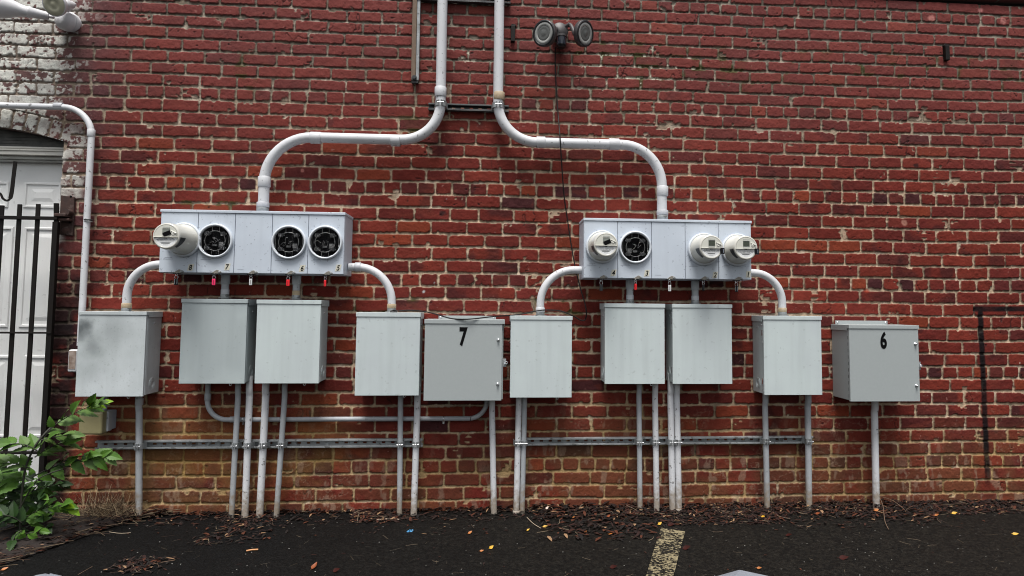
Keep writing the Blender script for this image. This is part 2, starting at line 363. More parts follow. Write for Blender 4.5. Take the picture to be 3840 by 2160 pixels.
def build_wall():
    g = .0039
    nx = int((X1-X0)/g)+1; nz = int((ZTOP+.02)/g)+1
    xs = np.linspace(X0, X1, nx); zs = np.linspace(-.02, ZTOP, nz)
    X, Z = np.meshgrid(xs, zs); X = X.ravel(); Z = Z.ravel(); n = X.size
    big = fbm(X, Z, 1.1, 5, 4); med = fbm(X, Z, 7., 21, 4); fine = fbm(X, Z, 45., 33, 3); vf = vn(X, Z, 150., 44)
    wz = (vn(X, Z, 1.7, 51, 1, .6)-.5)*.010+(vn(X, Z, 9., 52)-.5)*.004
    wx = (vn(X, Z, 11., 53)-.5)*.004
    Zw = Z+wz; Xw = X+wx
    rows = list(range(-16, 44)); cen = np.array([zc[r] for r in rows])          # descending
    bnd = (cen[:-1]+cen[1:])/2                                                   # descending boundaries
    ri = np.searchsorted(-bnd, -Zw)                                              # row index
    rt_top = np.concatenate(([cen[0]+.04], bnd)); rt_bot = np.concatenate((bnd, [cen[-1]-.04]))
    L = np.zeros(n); R = np.zeros(n); bid = np.zeros(n, int); idbase = 0
    for k, r in enumerate(rows):
        m = ri == k
        if not m.any(): continue
        j = joints(r); q = np.searchsorted(j, Xw[m]); q = np.clip(q, 1, len(j)-1)
        L[m] = j[q-1]; R[m] = j[q]; bid[m] = idbase+q; idbase += len(j)+3
    Tt = rt_top[ri]; Bt = rt_bot[ri]
    U = Xw; V = Zw
    # arch of upright bricks over the door
    rr = np.hypot(X-XCN, Z-ZCN); an = np.arctan2(X-XCN, Z-ZCN); am = math.asin(.61/ARCR)
    arch = (rr < ARCR+.105) & (an < am+.012) & (an > -am-.012) & (Z > ZCN)
    vp = .066
    ai = np.floor(an*ARCR/vp)
    L = np.where(arch, ai*vp, L); R = np.where(arch, (ai+1)*vp, R); U = np.where(arch, an*ARCR, U)
    Tt = np.where(arch, ARCR+.107, Tt); Bt = np.where(arch, ARCR-.008, Bt); V = np.where(arch, rr+(med-.5)*.004, V)
    bid = np.where(arch, 20000+ai.astype(int), bid)
    rb = np.random.RandomState(3).rand(30000, 10)
    B = rb[bid % 30000]
    # per-brick mortar margins, rounded rectangle distance
    mx = .0048+.002*B[:, 0]; mz = .0057+.0018*B[:, 1]
    hx = (R-L)/2-mx; hz = (Tt-Bt)/2-mz
    tilt = (B[:, 2]-.5)*.022*np.where(hx > .06, 1, .4)
    cx = (L+R)/2; cz = (Tt+Bt)/2
    dx = np.abs(U-cx)-hx; dz = np.abs(V-cz-(U-cx)*tilt-(B[:, 3]-.5)*.002)-hz
    rc = .006+.010*B[:, 4]**3
    qx = np.maximum(dx+rc, 0); qz = np.maximum(dz+rc, 0)
    sd_ = np.hypot(qx, qz)+np.minimum(np.maximum(dx+rc, dz+rc), 0)-rc
    rough = (fbm(X, Z, 60., 61, 3)-.5)*.0085+(med-.5)*.005
    chip = sst(.76, .84, fbm(X, Z, 16., 71, 3))*.010                             # chipped edges
    s = sd_+rough+chip*np.where(sd_ > -.016, 1, 0)
    brick = 1-sst(-.0016, .0022, s)
    # smeared mortar patches
    over = sst(.755, .79, fbm(X, Z, 11., 81, 4))*(sd_ > -.02)
    brick = brick*(1-.8*over)
    H = brick*(.0068+.002*(B[:, 5]-.5)+.0012*(vf-.5))+(fine-.5)*.0035+(1-brick)*((fbm(X, Z, 30., 91, 3)-.5)*.007)
    pits = sst(.84, .92, fbm(X, Z, 42., 95, 2, 1., 1.6))*brick; H -= pits*.003
    crack = sst(.012, .0, np.abs(fbm(X, Z, 5.5, 97, 4, 1.6, .8)-.5))*sst(.52, .62, fbm(X, Z, 3., 98, 2))*brick*(B[:, 6] > .72)
    H -= crack*.004
    # colours
    pal = np.array([(.116,.0175,.0125),(.134,.0215,.0138),(.100,.0158,.0125),(.074,.0145,.0130),(.046,.0130,.0140),(.158,.0295,.0140),(.084,.0185,.0150)])
    hd = (R-L) < .14
    cum_s = np.array([.36,.66,.86,.92,.935,.975,1.0]); cum_h = np.array([.26,.44,.64,.78,.88,.93,1.0])
    pi = np.where(hd, np.searchsorted(cum_h, B[:, 7]), np.searchsorted(cum_s, B[:, 7])); pi = np.minimum(pi, 6)
    C = pal[pi]*(.86+.28*B[:, 8])[:, None]
    def mix(C, c, f): return C*(1-f[:, None])+np.array(c)*f[:, None]
    C = C*(.86+.44*fbm(X, Z, 20., 101, 4))[:, None]
    burn = sst(.55, .68, fbm(X+B[:, 9]*7, Z, 6., 105, 3))*(B[:, 6] < .42)
    C = mix(C, (.026,.010,.011), burn*.55)
    C = mix(C, (.15,.032,.020), sst(.60, .72, fbm(X+B[:, 9]*9, Z, 14., 107, 3, .5, 2.))*.35)
    # haze and sky light painted into the higher courses, the lowest ones dusty
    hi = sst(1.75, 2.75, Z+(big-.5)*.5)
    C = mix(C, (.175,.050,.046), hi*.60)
    C = mix(C, (.02,.013,.012), pits*.75); C = mix(C, (.018,.012,.012), crack*.8)
    lo = sst(.62, .12, Z+(big-.5)*.5)
    C = mix(C, (.105,.050,.026), lo*.50*sst(.28, .58, fbm(X, Z, 6., 111, 4)))
    eff = sst(.60, .68, fbm(X, Z, 22., 113, 4, 1., .45))*lo
    C = mix(C, (.26,.18,.13), eff*.45)
    scr = sst(.016, .004, np.abs(fbm(X, Z, 16., 117, 5, .6, 1.)-.5))*sst(.50, .60, fbm(X, Z, 2.6, 118, 3))*sst(.75, .30, Z)
    C = mix(C, (.30,.21,.15), scr*.35)
    speck = (vn(X, Z, 120., 121) > .955)*sst(.5, .6, med); C = mix(C, (.38,.20,.17), speck*.5)
    # mortar
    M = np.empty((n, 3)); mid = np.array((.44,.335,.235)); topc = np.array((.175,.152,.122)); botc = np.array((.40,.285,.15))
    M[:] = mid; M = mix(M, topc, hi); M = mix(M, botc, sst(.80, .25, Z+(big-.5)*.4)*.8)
    M *= (.62+.66*fbm(X, Z, 30., 131, 4))[:, None]
    M = mix(M, (.15,.12,.085), sst(.56, .70, fbm(X, Z, 9., 133, 4))*.7)
    M = mix(M, (.60,.52,.42), sst(.62, .70, fbm(X, Z, 12., 135, 4))*.35)
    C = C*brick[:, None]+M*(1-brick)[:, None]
    # shadow line painted just under and beside bricks
    low_ = np.where(V < cz, 1., .35); edge = np.exp(-((s-.0018)/.0022)**2)*sst(.30, .55, fbm(X, Z, 18., 137, 3))*low_; C = mix(C, (.016,.011,.010), edge*.8)
    def spot(u0, v0, u1, v1, soft=.12):
        a = P(u0, v0); b = P(u1, v1)
        return sst(a.x-soft, a.x+soft, X)*sst(b.x+soft, b.x-soft, X)*sst(b.z-soft, b.z+soft, Z)*sst(a.z+soft, a.z-soft, Z)
    # yellow staining
    ye = spot(360, 1560, 1300, 1880, .2)*sst(.40, .62, fbm(X, Z, 4., 141, 4))*(.35+.65*(1-brick))
    ye = np.maximum(ye, sst(.62, .30, Z+(big-.5)*.35)*sst(.34, .58, fbm(X, Z, 5., 145, 4))*(.06+.44*(1-brick)))
    C = mix(C, (.31,.19,.05), ye*.7)
    dk = spot(380, 1690, 760, 1880, .15)*sst(.35, .6, fbm(X, Z, 6., 143, 3)); C = mix(C, (.16,.10,.05), dk*.35)
    # moss
    ms = np.maximum.reduce([spot(2200, 170, 2900, 350, .1), spot(2900, 190, 3900, 330, .1), spot(780, 210, 1000, 340, .1), spot(680, 720, 980, 800, .06),
                            spot(1120, 1110, 1560, 1180, .03), spot(2000, 1110, 2250, 1190, .04), spot(1480, 430, 1640, 520, .05), spot(2100, 140, 2500, 260, .06)])
    mo = ms*sst(.52, .66, fbm(X, Z, 14., 151, 4))*np.where(sd_ > -.006, 1, .12)
    C = mix(C, (.045,.05,.014), mo*.85)
    li = np.maximum(spot(2150, 170, 2620, 350, .08), spot(1640, 180, 1900, 240, .05))*sst(.60, .66, fbm(X, Z, 40., 153, 3))*(1-brick); C = mix(C, (.62,.60,.48), li*.8)
    dark_band = np.maximum(spot(700, 560, 1700, 600, .03), spot(2000, 570, 2480, 640, .03)); C = C*(1-.30*dark_band*sst(.35, .6, med))[:, None]  # darker bands just below the horizontal conduit runs
    # flaking white paint round the door
    xb = -2.36+.10*(Z-2.0)
    pr = sst(xb+.16, xb-.18, X+(med-.5)*.16)*sst(1.25, 1.7, Z+(med-.5)*.3)
    pr = np.maximum(pr, sst(P(345, 650).x, P(300, 650).x, X+(med-.5)*.06)*sst(P(300, 790).z, P(300, 720).z, Z+(med-.5)*.1)*sst(P(300, 470).z, P(300, 520).z, Z)*.72)
    resid = sst(xb+.42, xb-.02, X+(med-.5)*.2)*sst(1.1, 1.6, Z)
    C = mix(C, (.085,.045,.050), resid*.62*brick)
    C = mix(C, (.13,.105,.08), resid*.5*(1-brick))
    flake = -.012+.55*fbm(X, Z, 22., 161, 4)+.45*fbm(X, Z, 70., 165, 3)+(B[:, 9]-.5)*.16+(pr-.5)*.22
    wp = pr*sst(.515, .545, flake)*sst(-.1, .9, brick)
    C = mix(C, (.56,.56,.515), wp*(.70+.28*sst(.35, .6, fbm(X, Z, 34., 167, 3)))); H += wp*.0012
    ga = pr*(1-wp); C = mix(C, (.16,.115,.10), ga*.35)
    fr = sst(XR+.05, XR+.0, X)*sst(XR-.02, XR, X)*sst(1.35, 1.5, Z)*sst(ZSP, ZSP-.05, Z); C = mix(C, (.55,.54,.50), fr*sst(.42, .52, med)*.8)
    # black mould beside the door, sprayed black line at the right
    bm = sst(P(310, 1300).x, P(262, 1300).x, X+(med-.5)*.05)*sst(P(250, 930).z, P(250, 1180).z, Z)
    bm = bm*sst(.12, .42, med+(big-.5)*.5+.10)
    C = mix(C, (.007,.006,.0065), bm*.9)
    bn = spot(285, 1040, 305, 1180, .02); C = mix(C, (.012,.01,.01), bn*.8)
    wob = (vn(X, Z, 3., 171)-.5)*.02
    lv = P(3684, 1400).x; top_ = P(3684, 1158).z
    sp1 = sst(.023, .011, np.abs(X-lv-wob-.010*sst(.9, .3, Z)))*(Z < top_)*sst(P(3686, 1850).z, P(3686, 1760).z, Z)
    sp2 = sst(.021, .010, np.abs(Z-top_-wob*.4))*(X > lv-.05)
    dens = .72+.5*fbm(X, Z, 8., 173, 3)
    C = mix(C, (.004,.004,.005), np.clip(np.maximum(sp1, sp2)*dens, 0, .97))
    # rust marks and pale blobs
    for (u, v, r_, c_) in ((3248, 1090, .020, (.20,.025,.01)), (1840, 1068, .018, (.14,.018,.01)), (1675, 747, .009, (.45,.45,.46)), (1590, 1095, .009, (.42,.42,.42)), (1630, 1059, .009, (.30,.30,.30)), (1135, 640, .012, (.34,.13,.11)),
                           (3390, 835, .022, (.34,.16,.12)), (3490, 70, .028, (.42,.17,.15)), (3760, 78, .024, (.42,.17,.15)), (3672, 40, .025, (.40,.16,.15)), (1298, 1328, .008, (.30,.09,.07)), (3820, 1361, .006, (.5,.35,.3))):
        q = P(u, v); dd = np.hypot(X-q.x, Z-q.z)+(fine-.5)*.02; C = mix(C, c_, sst(r_, r_*.45, dd)*.85)
    for (u, v) in ((1790, 345), (3430, 620), (2985, 1000), (3480, 600), (1660, 800)):
        q = P(u, v); dd = np.hypot((X-q.x)*.6, Z-q.z)+(fine-.5)*.03; C = mix(C, (.02,.012,.012), sst(.014, .004, dd)*.8)
    # ledge: recess with its shadow line painted dark, then courses that oversail
    gap = (Z > ZLEDGE-.012) & (Z < ZLEDGE+.014)
    H = np.where(gap, -.022, H); C = np.where(gap[:, None], np.array((.02,.017,.016)), C)
    H = np.where(Z >= ZLEDGE+.014, H+.020, H)
    C = np.clip(C, .002, 1)
    Y = -H
    # faces, leaving the door opening out
    idx = np.arange(n).reshape(nz, nx)
    a = idx[:-1, :-1].ravel(); b = idx[:-1, 1:].ravel(); c = idx[1:, 1:].ravel(); d = idx[1:, :-1].ravel()
    fx = (X[a]+X[c])/2; fz = (Z[a]+Z[c])/2
    ztop = ZCN+np.sqrt(np.maximum(ARCR**2-(fx-XCN)**2, 0))
    hole = (fx < XR+.0015*np.sin(fz*90)) & (fx > XR-1.22) & (fz < ztop)
    keep = ~hole; Q = np.stack([a, b, c, d], 1)[keep]
    me = bpy.data.meshes.new('brick_wall'); me.vertices.add(n); me.loops.add(Q.size); me.polygons.add(len(Q))
    me.vertices.foreach_set('co', np.stack([X, Y, Z], 1).astype(np.float32).ravel())
    me.loops.foreach_set('vertex_index', Q.astype(np.int32).ravel())
    me.polygons.foreach_set('loop_start', np.arange(0, Q.size, 4, dtype=np.int32))
    me.polygons.foreach_set('use_smooth', np.ones(len(Q), bool))
    me.update(calc_edges=True)
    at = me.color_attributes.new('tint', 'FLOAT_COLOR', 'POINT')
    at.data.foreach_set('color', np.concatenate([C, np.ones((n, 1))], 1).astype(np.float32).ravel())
    m, nt_, p = new_mat('old_brickwork'); Lk = nt_.links.new
    at_ = nt_.nodes.new('ShaderNodeAttribute'); at_.attribute_name = 'tint'
    nz_ = N(nt_, 'ShaderNodeTexNoise', Scale=260., Detail=4.); geo = nt_.nodes.new('ShaderNodeNewGeometry'); Lk(geo.outputs['Position'], nz_.inputs['Vector'])
    mr = nt_.nodes.new('ShaderNodeMapRange'); mr.inputs[1].default_value = .3; mr.inputs[2].default_value = .7; mr.inputs[3].default_value = .78; mr.inputs[4].default_value = 1.22; Lk(nz_.outputs[0], mr.inputs[0])
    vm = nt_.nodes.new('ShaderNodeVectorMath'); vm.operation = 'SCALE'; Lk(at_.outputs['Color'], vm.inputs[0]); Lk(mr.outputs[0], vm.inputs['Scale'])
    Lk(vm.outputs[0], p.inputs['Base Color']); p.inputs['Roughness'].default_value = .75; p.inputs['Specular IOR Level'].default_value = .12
    bp = nt_.nodes.new('ShaderNodeBump'); bp.inputs['Strength'].default_value = .35; bp.inputs['Distance'].default_value = .002; Lk(nz_.outputs[0], bp.inputs['Height']); Lk(bp.outputs[0], p.inputs['Normal'])
    me.materials.append(m)
    return me
root = empty('brick_wall', (0, 0, 0), 'old red brick wall with flaking white paint round the arched doorway', 'wall')
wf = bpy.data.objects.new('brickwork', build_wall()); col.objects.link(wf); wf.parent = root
REV = mat('reveal_brick', (.13,.06,.055), .8, var=.6, vs=14, c2=(.3,.28,.26), bump=.5, bs=80)
mb = MB()
na = 24
prev = None
vs = []
for i in range(na+1):
    a = -math.asin(.61/ARCR)+2*math.asin(.61/ARCR)*i/na
    vs += [(XCN+ARCR*math.sin(a), .004, ZCN+ARCR*math.cos(a)), (XCN+ARCR*math.sin(a), .36, ZCN+ARCR*math.cos(a))]
mb.add(vs, [(2*i, 2*i+1, 2*i+3, 2*i+2) for i in range(na)])
mb.add([(XR, .004, -.02), (XR, .36, -.02), (XR, .36, ZSP), (XR, .004, ZSP)], [(0, 1, 2, 3)])
mb.add([(XR-1.22, .004, -.02), (XR-1.22, .36, -.02), (XR-1.22, .36, ZSP), (XR-1.22, .004, ZSP)], [(3, 2, 1, 0)])
mb.build('door_reveal', REV, root)
mb = MB(); mb.box(X0, X1, .045, .38, ZSP+.12, ZTOP); mb.box(XR+.002, X1, .045, .38, -.02, ZSP+.12); mb.box(X0, XR-1.222, .045, .38, -.02, ZSP+.12)
mb.build('wall_core', REV, root)

# ------------------------------------------------------------------ ground
def asphalt_mat(name, base, c2, line=False):
    m, n, p = new_mat(name); L = n.links.new
    geo = n.nodes.new('ShaderNodeNewGeometry'); pos = geo.outputs['Position']
    big = N(n, 'ShaderNodeTexNoise', Scale=1.1, Detail=4.); L(pos, big.inputs['Vector'])
    sep = n.nodes.new('ShaderNodeSeparateXYZ'); L(pos, sep.inputs[0])
    mr0 = n.nodes.new('ShaderNodeMapRange'); mr0.inputs[1].default_value = -1.3; mr0.inputs[2].default_value = 1.2; L(sep.outputs[0], mr0.inputs[0])
    ad = n.nodes.new('ShaderNodeMath'); ad.operation = 'ADD'; L(mr0.outputs[0], ad.inputs[0]); L(big.outputs[0], ad.inputs[1])
    mr1 = n.nodes.new('ShaderNodeMapRange'); mr1.inputs[1].default_value = .45; mr1.inputs[2].default_value = 1.35; L(ad.outputs[0], mr1.inputs[0])
    mx = n.nodes.new('ShaderNodeMix'); mx.data_type = 'RGBA'; mx.inputs[6].default_value = (*base, 1); mx.inputs[7].default_value = (*c2, 1); L(mr1.outputs[0], mx.inputs[0])
    f = N(n, 'ShaderNodeTexNoise', Scale=60., Detail=5., Roughness=.85); L(pos, f.inputs['Vector'])
    mr2 = n.nodes.new('ShaderNodeMapRange'); mr2.inputs[1].default_value = .40; mr2.inputs[2].default_value = .66; mr2.inputs[3].default_value = .25; mr2.inputs[4].default_value = 2.3; L(f.outputs[0], mr2.inputs[0])
    vm = n.nodes.new('ShaderNodeVectorMath'); vm.operation = 'SCALE'; L(mx.outputs[2], vm.inputs[0]); L(mr2.outputs[0], vm.inputs['Scale'])
    vo = N(n, 'ShaderNodeTexVoronoi', Scale=42.); L(pos, vo.inputs['Vector'])
    sx = n.nodes.new('ShaderNodeSeparateColor'); L(vo.outputs['Color'], sx.inputs[0])
    a = n.nodes.new('ShaderNodeMath'); a.operation = 'GREATER_THAN'; a.inputs[1].default_value = .93; L(sx.outputs[0], a.inputs[0])
    b = n.nodes.new('ShaderNodeMath'); b.operation = 'LESS_THAN'; b.inputs[1].default_value = .16; L(vo.outputs['Distance'], b.inputs[0])
    c = n.nodes.new('ShaderNodeMath'); c.operation = 'MULTIPLY'; L(a.outputs[0], c.inputs[0]); L(b.outputs[0], c.inputs[1])
    c3 = n.nodes.new('ShaderNodeMath'); c3.operation = 'MULTIPLY'; c3.inputs[1].default_value = .55; L(c.outputs[0], c3.inputs[0])
    mx2 = n.nodes.new('ShaderNodeMix'); mx2.data_type = 'RGBA'; L(c3.outputs[0], mx2.inputs[0]); L(vm.outputs[0], mx2.inputs[6]); mx2.inputs[7].default_value = (.16, .155, .14, 1)
    vg = N(n, 'ShaderNodeTexVoronoi', Scale=58.); L(pos, vg.inputs['Vector']); sg = n.nodes.new('ShaderNodeSeparateColor'); L(vg.outputs['Color'], sg.inputs[0])
    mg = n.nodes.new('ShaderNodeMapRange'); mg.inputs[3].default_value = .35; mg.inputs[4].default_value = 1.9; L(sg.outputs[1], mg.inputs[0])
    vm2 = n.nodes.new('ShaderNodeVectorMath'); vm2.operation = 'SCALE'; L(mx2.outputs[2], vm2.inputs[0]); L(mg.outputs[0], vm2.inputs['Scale'])
    out = vm2.outputs[0]
    if line:
        g = N(n, 'ShaderNodeTexNoise', Scale=75., Detail=3., Roughness=.6); L(pos, g.inputs['Vector'])
        g2 = N(n, 'ShaderNodeTexNoise', Scale=9., Detail=3.); L(pos, g2.inputs['Vector'])
        sm = n.nodes.new('ShaderNodeMath'); sm.operation = 'MULTIPLY_ADD'; sm.inputs[1].default_value = .45; L(g2.outputs[0], sm.inputs[0]); L(g.outputs[0], sm.inputs[2])
        mr = n.nodes.new('ShaderNodeMapRange'); mr.inputs[1].default_value = .70; mr.inputs[2].default_value = .80; mr.inputs[4].default_value = .9; L(sm.outputs[0], mr.inputs[0])
        mx3 = n.nodes.new('ShaderNodeMix'); mx3.data_type = 'RGBA'; L(mr.outputs[0], mx3.inputs[0]); L(out, mx3.inputs[6]); mx3.inputs[7].default_value = (.34, .285, .17, 1); out = mx3.outputs[2]
    L(out, p.inputs['Base Color']); p.inputs['Roughness'].default_value = .6; p.inputs['Specular IOR Level'].default_value = .16
    gr = N(n, 'ShaderNodeTexVoronoi', Scale=75.); L(pos, gr.inputs['Vector'])
    bp = n.nodes.new('ShaderNodeBump'); bp.inputs['Strength'].default_value = 1.; bp.inputs['Distance'].default_value = .006; bp.invert = True; L(gr.outputs['Distance'], bp.inputs['Height'])
    bp2 = n.nodes.new('ShaderNodeBump'); bp2.inputs['Strength'].default_value = 1.; bp2.inputs['Distance'].default_value = .012; L(f.outputs[0], bp2.inputs['Height']); L(bp.outputs[0], bp2.inputs['Normal']); L(bp2.outputs[0], p.inputs['Normal'])
    return m
ASP = asphalt_mat('sealed_asphalt', (.0011, .0012, .0014), (.0060, .0052, .0040))
mb = MB(); mb.add([(-60, -80, 0), (60, -80, 0), (60, .3, 0), (-60, .3, 0)], [(0, 1, 2, 3)])
tag(mb.build('asphalt', ASP), None, None, kind='structure')
# painted parking line
a = G(2479, 1982); b = G(2570, 1996); c = G(2524, 2160); d = G(2423, 2160)
dl = (d-a); dr = (c-b)
pts = []
for t in np.linspace(0, 1, 12):
    pts.append((a+dl*t*3.2, b+dr*t*3.2))
mb = MB(); vs = []
for l, r in pts:
    vs += [(l.x+random.uniform(-.003, .003), l.y, .004), (r.x+random.uniform(-.003, .003), r.y, .004)]
mb.add(vs, [(2*i, 2*i+2, 2*i+3, 2*i+1) for i in range(11)])
tag(mb.build('parking_line', asphalt_mat('worn_line_paint', (.007, .0066, .006), (.010, .009, .0075), True)), None, None, kind='structure')

# soil bed at the left, a low mound
SOIL = mat('dark_soil', (.008, .005, .004), .95, var=.8, vs=30, c2=(.018, .010, .007), bump=1., bs=80)
edge = [G(640, 1925), G(575, 1938), G(470, 1962), G(330, 2010), G(180, 2062), G(60, 2105), G(-120, 2160), G(-500, 2250)]
ex = [e.x for e in edge][::-1]; ey = [e.y for e in edge][::-1]
def soil_edge_y(x): return float(np.interp(x, ex, ey))
mb = MB(); vs = []; nu, nv = 90, 26
for i in range(nu+1):
    x = ex[0]+(ex[-1]-ex[0])*i/nu; ye = soil_edge_y(x)
    for j in range(nv+1):
        t = j/nv; y = ye+(.03-ye)*t
        h = .004+.028*min(1, t*3)*min(1, (ex[-1]-x)/.25)+.012*math.sin(x*31+y*17)*math.sin(y*41)*t
        vs.append((x, y, max(.004, h)+random.uniform(-.003, .004)*min(1, t*4)))
mb.add(vs, [(i*(nv+1)+j, (i+1)*(nv+1)+j, (i+1)*(nv+1)+j+1, i*(nv+1)+j+1) for i in range(nu) for j in range(nv)], True)
tag(mb.build('soil_bed', SOIL), None, None, kind='structure')

# leaf litter, bark slivers and twigs
def vcol_mat(name, rough=.8, gain=1.):
    m, n, p = new_mat(name); a = n.nodes.new('ShaderNodeAttribute'); a.attribute_name = 'tint'; n.links.new(a.outputs['Color'], p.inputs['Base Color'])
    p.inputs['Roughness'].default_value = rough; p.inputs['Specular IOR Level'].default_value = .3; return m
class Litter:
    def __init__(s): s.v = []; s.f = []; s.c = []
    def piece(s, x, y, z, L, W, ang, tilt, colr, curl=.25):
        ca, sa = math.cos(ang), math.sin(ang); b = len(s.v)
        prof = [(-.5, 0), (-.2, .5), (.2, .42), (.5, 0), (.2, -.42), (-.2, -.5)]
        for (p, q) in prof:
            lx = p*L; ly = q*W; lz = abs(q)*W*curl*2+p*L*math.sin(tilt)+L*.5*abs(math.sin(tilt))
            s.v.append((x+lx*ca-ly*sa, y+lx*sa+ly*ca, z+lz+.001)); s.c.append((*colr, 1))
        s.f += [(b, b+1, b+5), (b+1, b+2, b+4, b+5), (b+2, b+3, b+4)]
    def twig(s, x, y, z, L, r, ang, colr, tilt=0.):
        b = len(s.v); pts = []; k = 4; cur = Vector((x, y, z)); an = ang
        for i in range(k+1):
            pts.append(cur.copy()); cur += Vector((math.cos(an)*math.cos(tilt), math.sin(an)*math.cos(tilt), math.sin(tilt)))*L/k; an += random.uniform(-.35, .35)
        for p in pts:
            for q in range(3):
                th = 2.1*q; s.v.append((p.x-math.sin(an)*r*math.cos(th), p.y+math.cos(an)*r*math.cos(th), p.z+r+r*math.sin(th))); s.c.append((*colr, 1))
        s.f += [(b+i*3+q, b+i*3+(q+1) % 3, b+(i+1)*3+(q+1) % 3, b+(i+1)*3+q) for i in range(k) for q in range(3)]
    def build(s, name, m):
        me = bpy.data.meshes.new(name); me.from_pydata(s.v, [], s.f); me.materials.append(m)
        at = me.color_attributes.new('tint', 'FLOAT_COLOR', 'POINT'); at.data.foreach_set('color', np.array(s.c, np.float32).ravel())
        o = bpy.data.objects.new(name, me); col.objects.link(o); return o
R = random.Random(5)
browns = [(.014,.005,.003), (.028,.008,.004), (.006,.003,.0022), (.060,.016,.006), (.009,.004,.003), (.018,.0055,.004), (.004,.0024,.002)]
LT = Litter()
def scatter(n, u0, u1, v0, v1, heap=.0, cx=None, big=1., dens=None, twig=.12, pale=.04):
    """fill an area of ground seen between these picture columns; heap = height in the middle"""
    a = G(u0, v0); b = G(u1, v0); y1 = G((u0+u1)/2, v1).y
    for _ in range(n):
        x = R.uniform(a.x, b.x); t = R.random()**1.35; y = a.y+(y1-a.y)*t+.02
        if dens and R.random() > dens((x-a.x)/(b.x-a.x), t): continue
        y = min(y, -.012)
        z = heap*(1-t)*R.random()
        if R.random() < twig:
            c = R.choice([(.09,.06,.04), (.16,.12,.08), (.05,.03,.022)]); LT.twig(x, y, z, R.uniform(.02, .09)*big, R.uniform(.0007, .0015), R.uniform(0, 6.3), c, R.uniform(-.05, .25))
        else:
            c = R.choice(browns)
            if R.random() < pale: c = (.22,.13,.07)
            LT.piece(x, y, z, R.uniform(.016, .050)*big, R.uniform(.005, .016)*big, R.gauss(.2, .9), R.uniform(-.25, .35), c)
scatter(1700, 560, 3840, 1912, 1950, .014, twig=.06)
scatter(450, 560, 3840, 1915, 2010, .0, twig=.06, big=.8)
scatter(800, 2000, 2440, 1912, 2035, .03, dens=lambda a, t: max(0, 1-abs(a-.48)*1.7) if t > .35 else 1, big=1.25)
scatter(1100, 2440, 2900, 1905, 1975, .02)
scatter(1200, 2880, 3420, 1900, 1990, .028, dens=lambda a, t: 1 if t < .4+.5*a else .15)
scatter(900, 3380, 3860, 1885, 1935, .012)
scatter(550, 860, 1150, 1918, 2050, .018, dens=lambda a, t: max(0, 1-abs(a-.35)*1.6))
scatter(700, 1340, 1560, 1912, 1965, .01, dens=lambda a, t: 1-a*.6)
scatter(240, 440, 640, 2110, 2160, .01, dens=lambda a, t: max(0, 1-abs(a-.5)*1.8))
for _ in range(4200):                                                     # on the soil bed
    x = R.uniform(-3.9, ex[-1]); ye = soil_edge_y(x); t = R.random()**1.5; y = ye+(-.03-ye)*t-.02*R.random()
    if R.random() < .16: LT.twig(x, y, .012+.02*t, R.uniform(.03, .12), R.uniform(.0008, .0018), R.gauss(.35, .8), R.choice([(.10,.07,.045), (.19,.14,.09), (.05,.03,.022)]), R.uniform(-.05, .2))
    else:
        c = R.choice(browns)
        if R.random() < .05: c = (.20,.12,.07)
        LT.piece(x, y, .008+.03*min(1, t*3)*R.random(), R.uniform(.012, .045), R.uniform(.004, .013), R.gauss(.4, .6), R.uniform(-.2, .3), c)
for _ in range(260):                                                      # stray bits on the asphalt
    p = G(R.uniform(300, 3800), R.uniform(1960, 2158)); 
    if p.y > soil_edge_y(p.x) and p.x < ex[-1]: continue
    if R.random() < .4: LT.twig(p.x, p.y, 0, R.uniform(.015, .06), .0007, R.uniform(0, 6.3), R.choice([(.12,.09,.06), (.05,.04,.03)]))
    elif R.random() < .5: LT.piece(p.x, p.y, 0, R.uniform(.004, .007), R.uniform(.003, .005), R.uniform(0, 6), 0, (.35,.34,.32))
    else: LT.piece(p.x, p.y, 0, R.uniform(.01, .03), R.uniform(.003, .009), R.uniform(0, 6), R.uniform(-.1, .2), R.choice(browns))
tag(LT.build('leaf_litter', vcol_mat('dead_leaf_colours')), 'brown dead leaf litter and twigs drifted along the wall foot and soil bed', 'leaf litter', kind='stuff')
# dry grass tuft against the wall
DG = Litter()
for _ in range(520):
    x = P(R.gauss(425, 50), 1900).x; y = -.02-R.random()*.12; L_ = R.uniform(.05, .16)
    DG.twig(x, y, .01+R.random()*.02, L_, R.uniform(.0007, .0013), R.uniform(0, 6.3), R.choice([(.20,.14,.08), (.12,.08,.05), (.28,.22,.14), (.07,.045,.03)]), R.uniform(.1, 1.15))
tag(DG.build('dry_grass', vcol_mat('dry_grass_colours')), 'tangle of pale dry grass against the wall foot under the leftmost grey box', 'dry grass', kind='stuff')

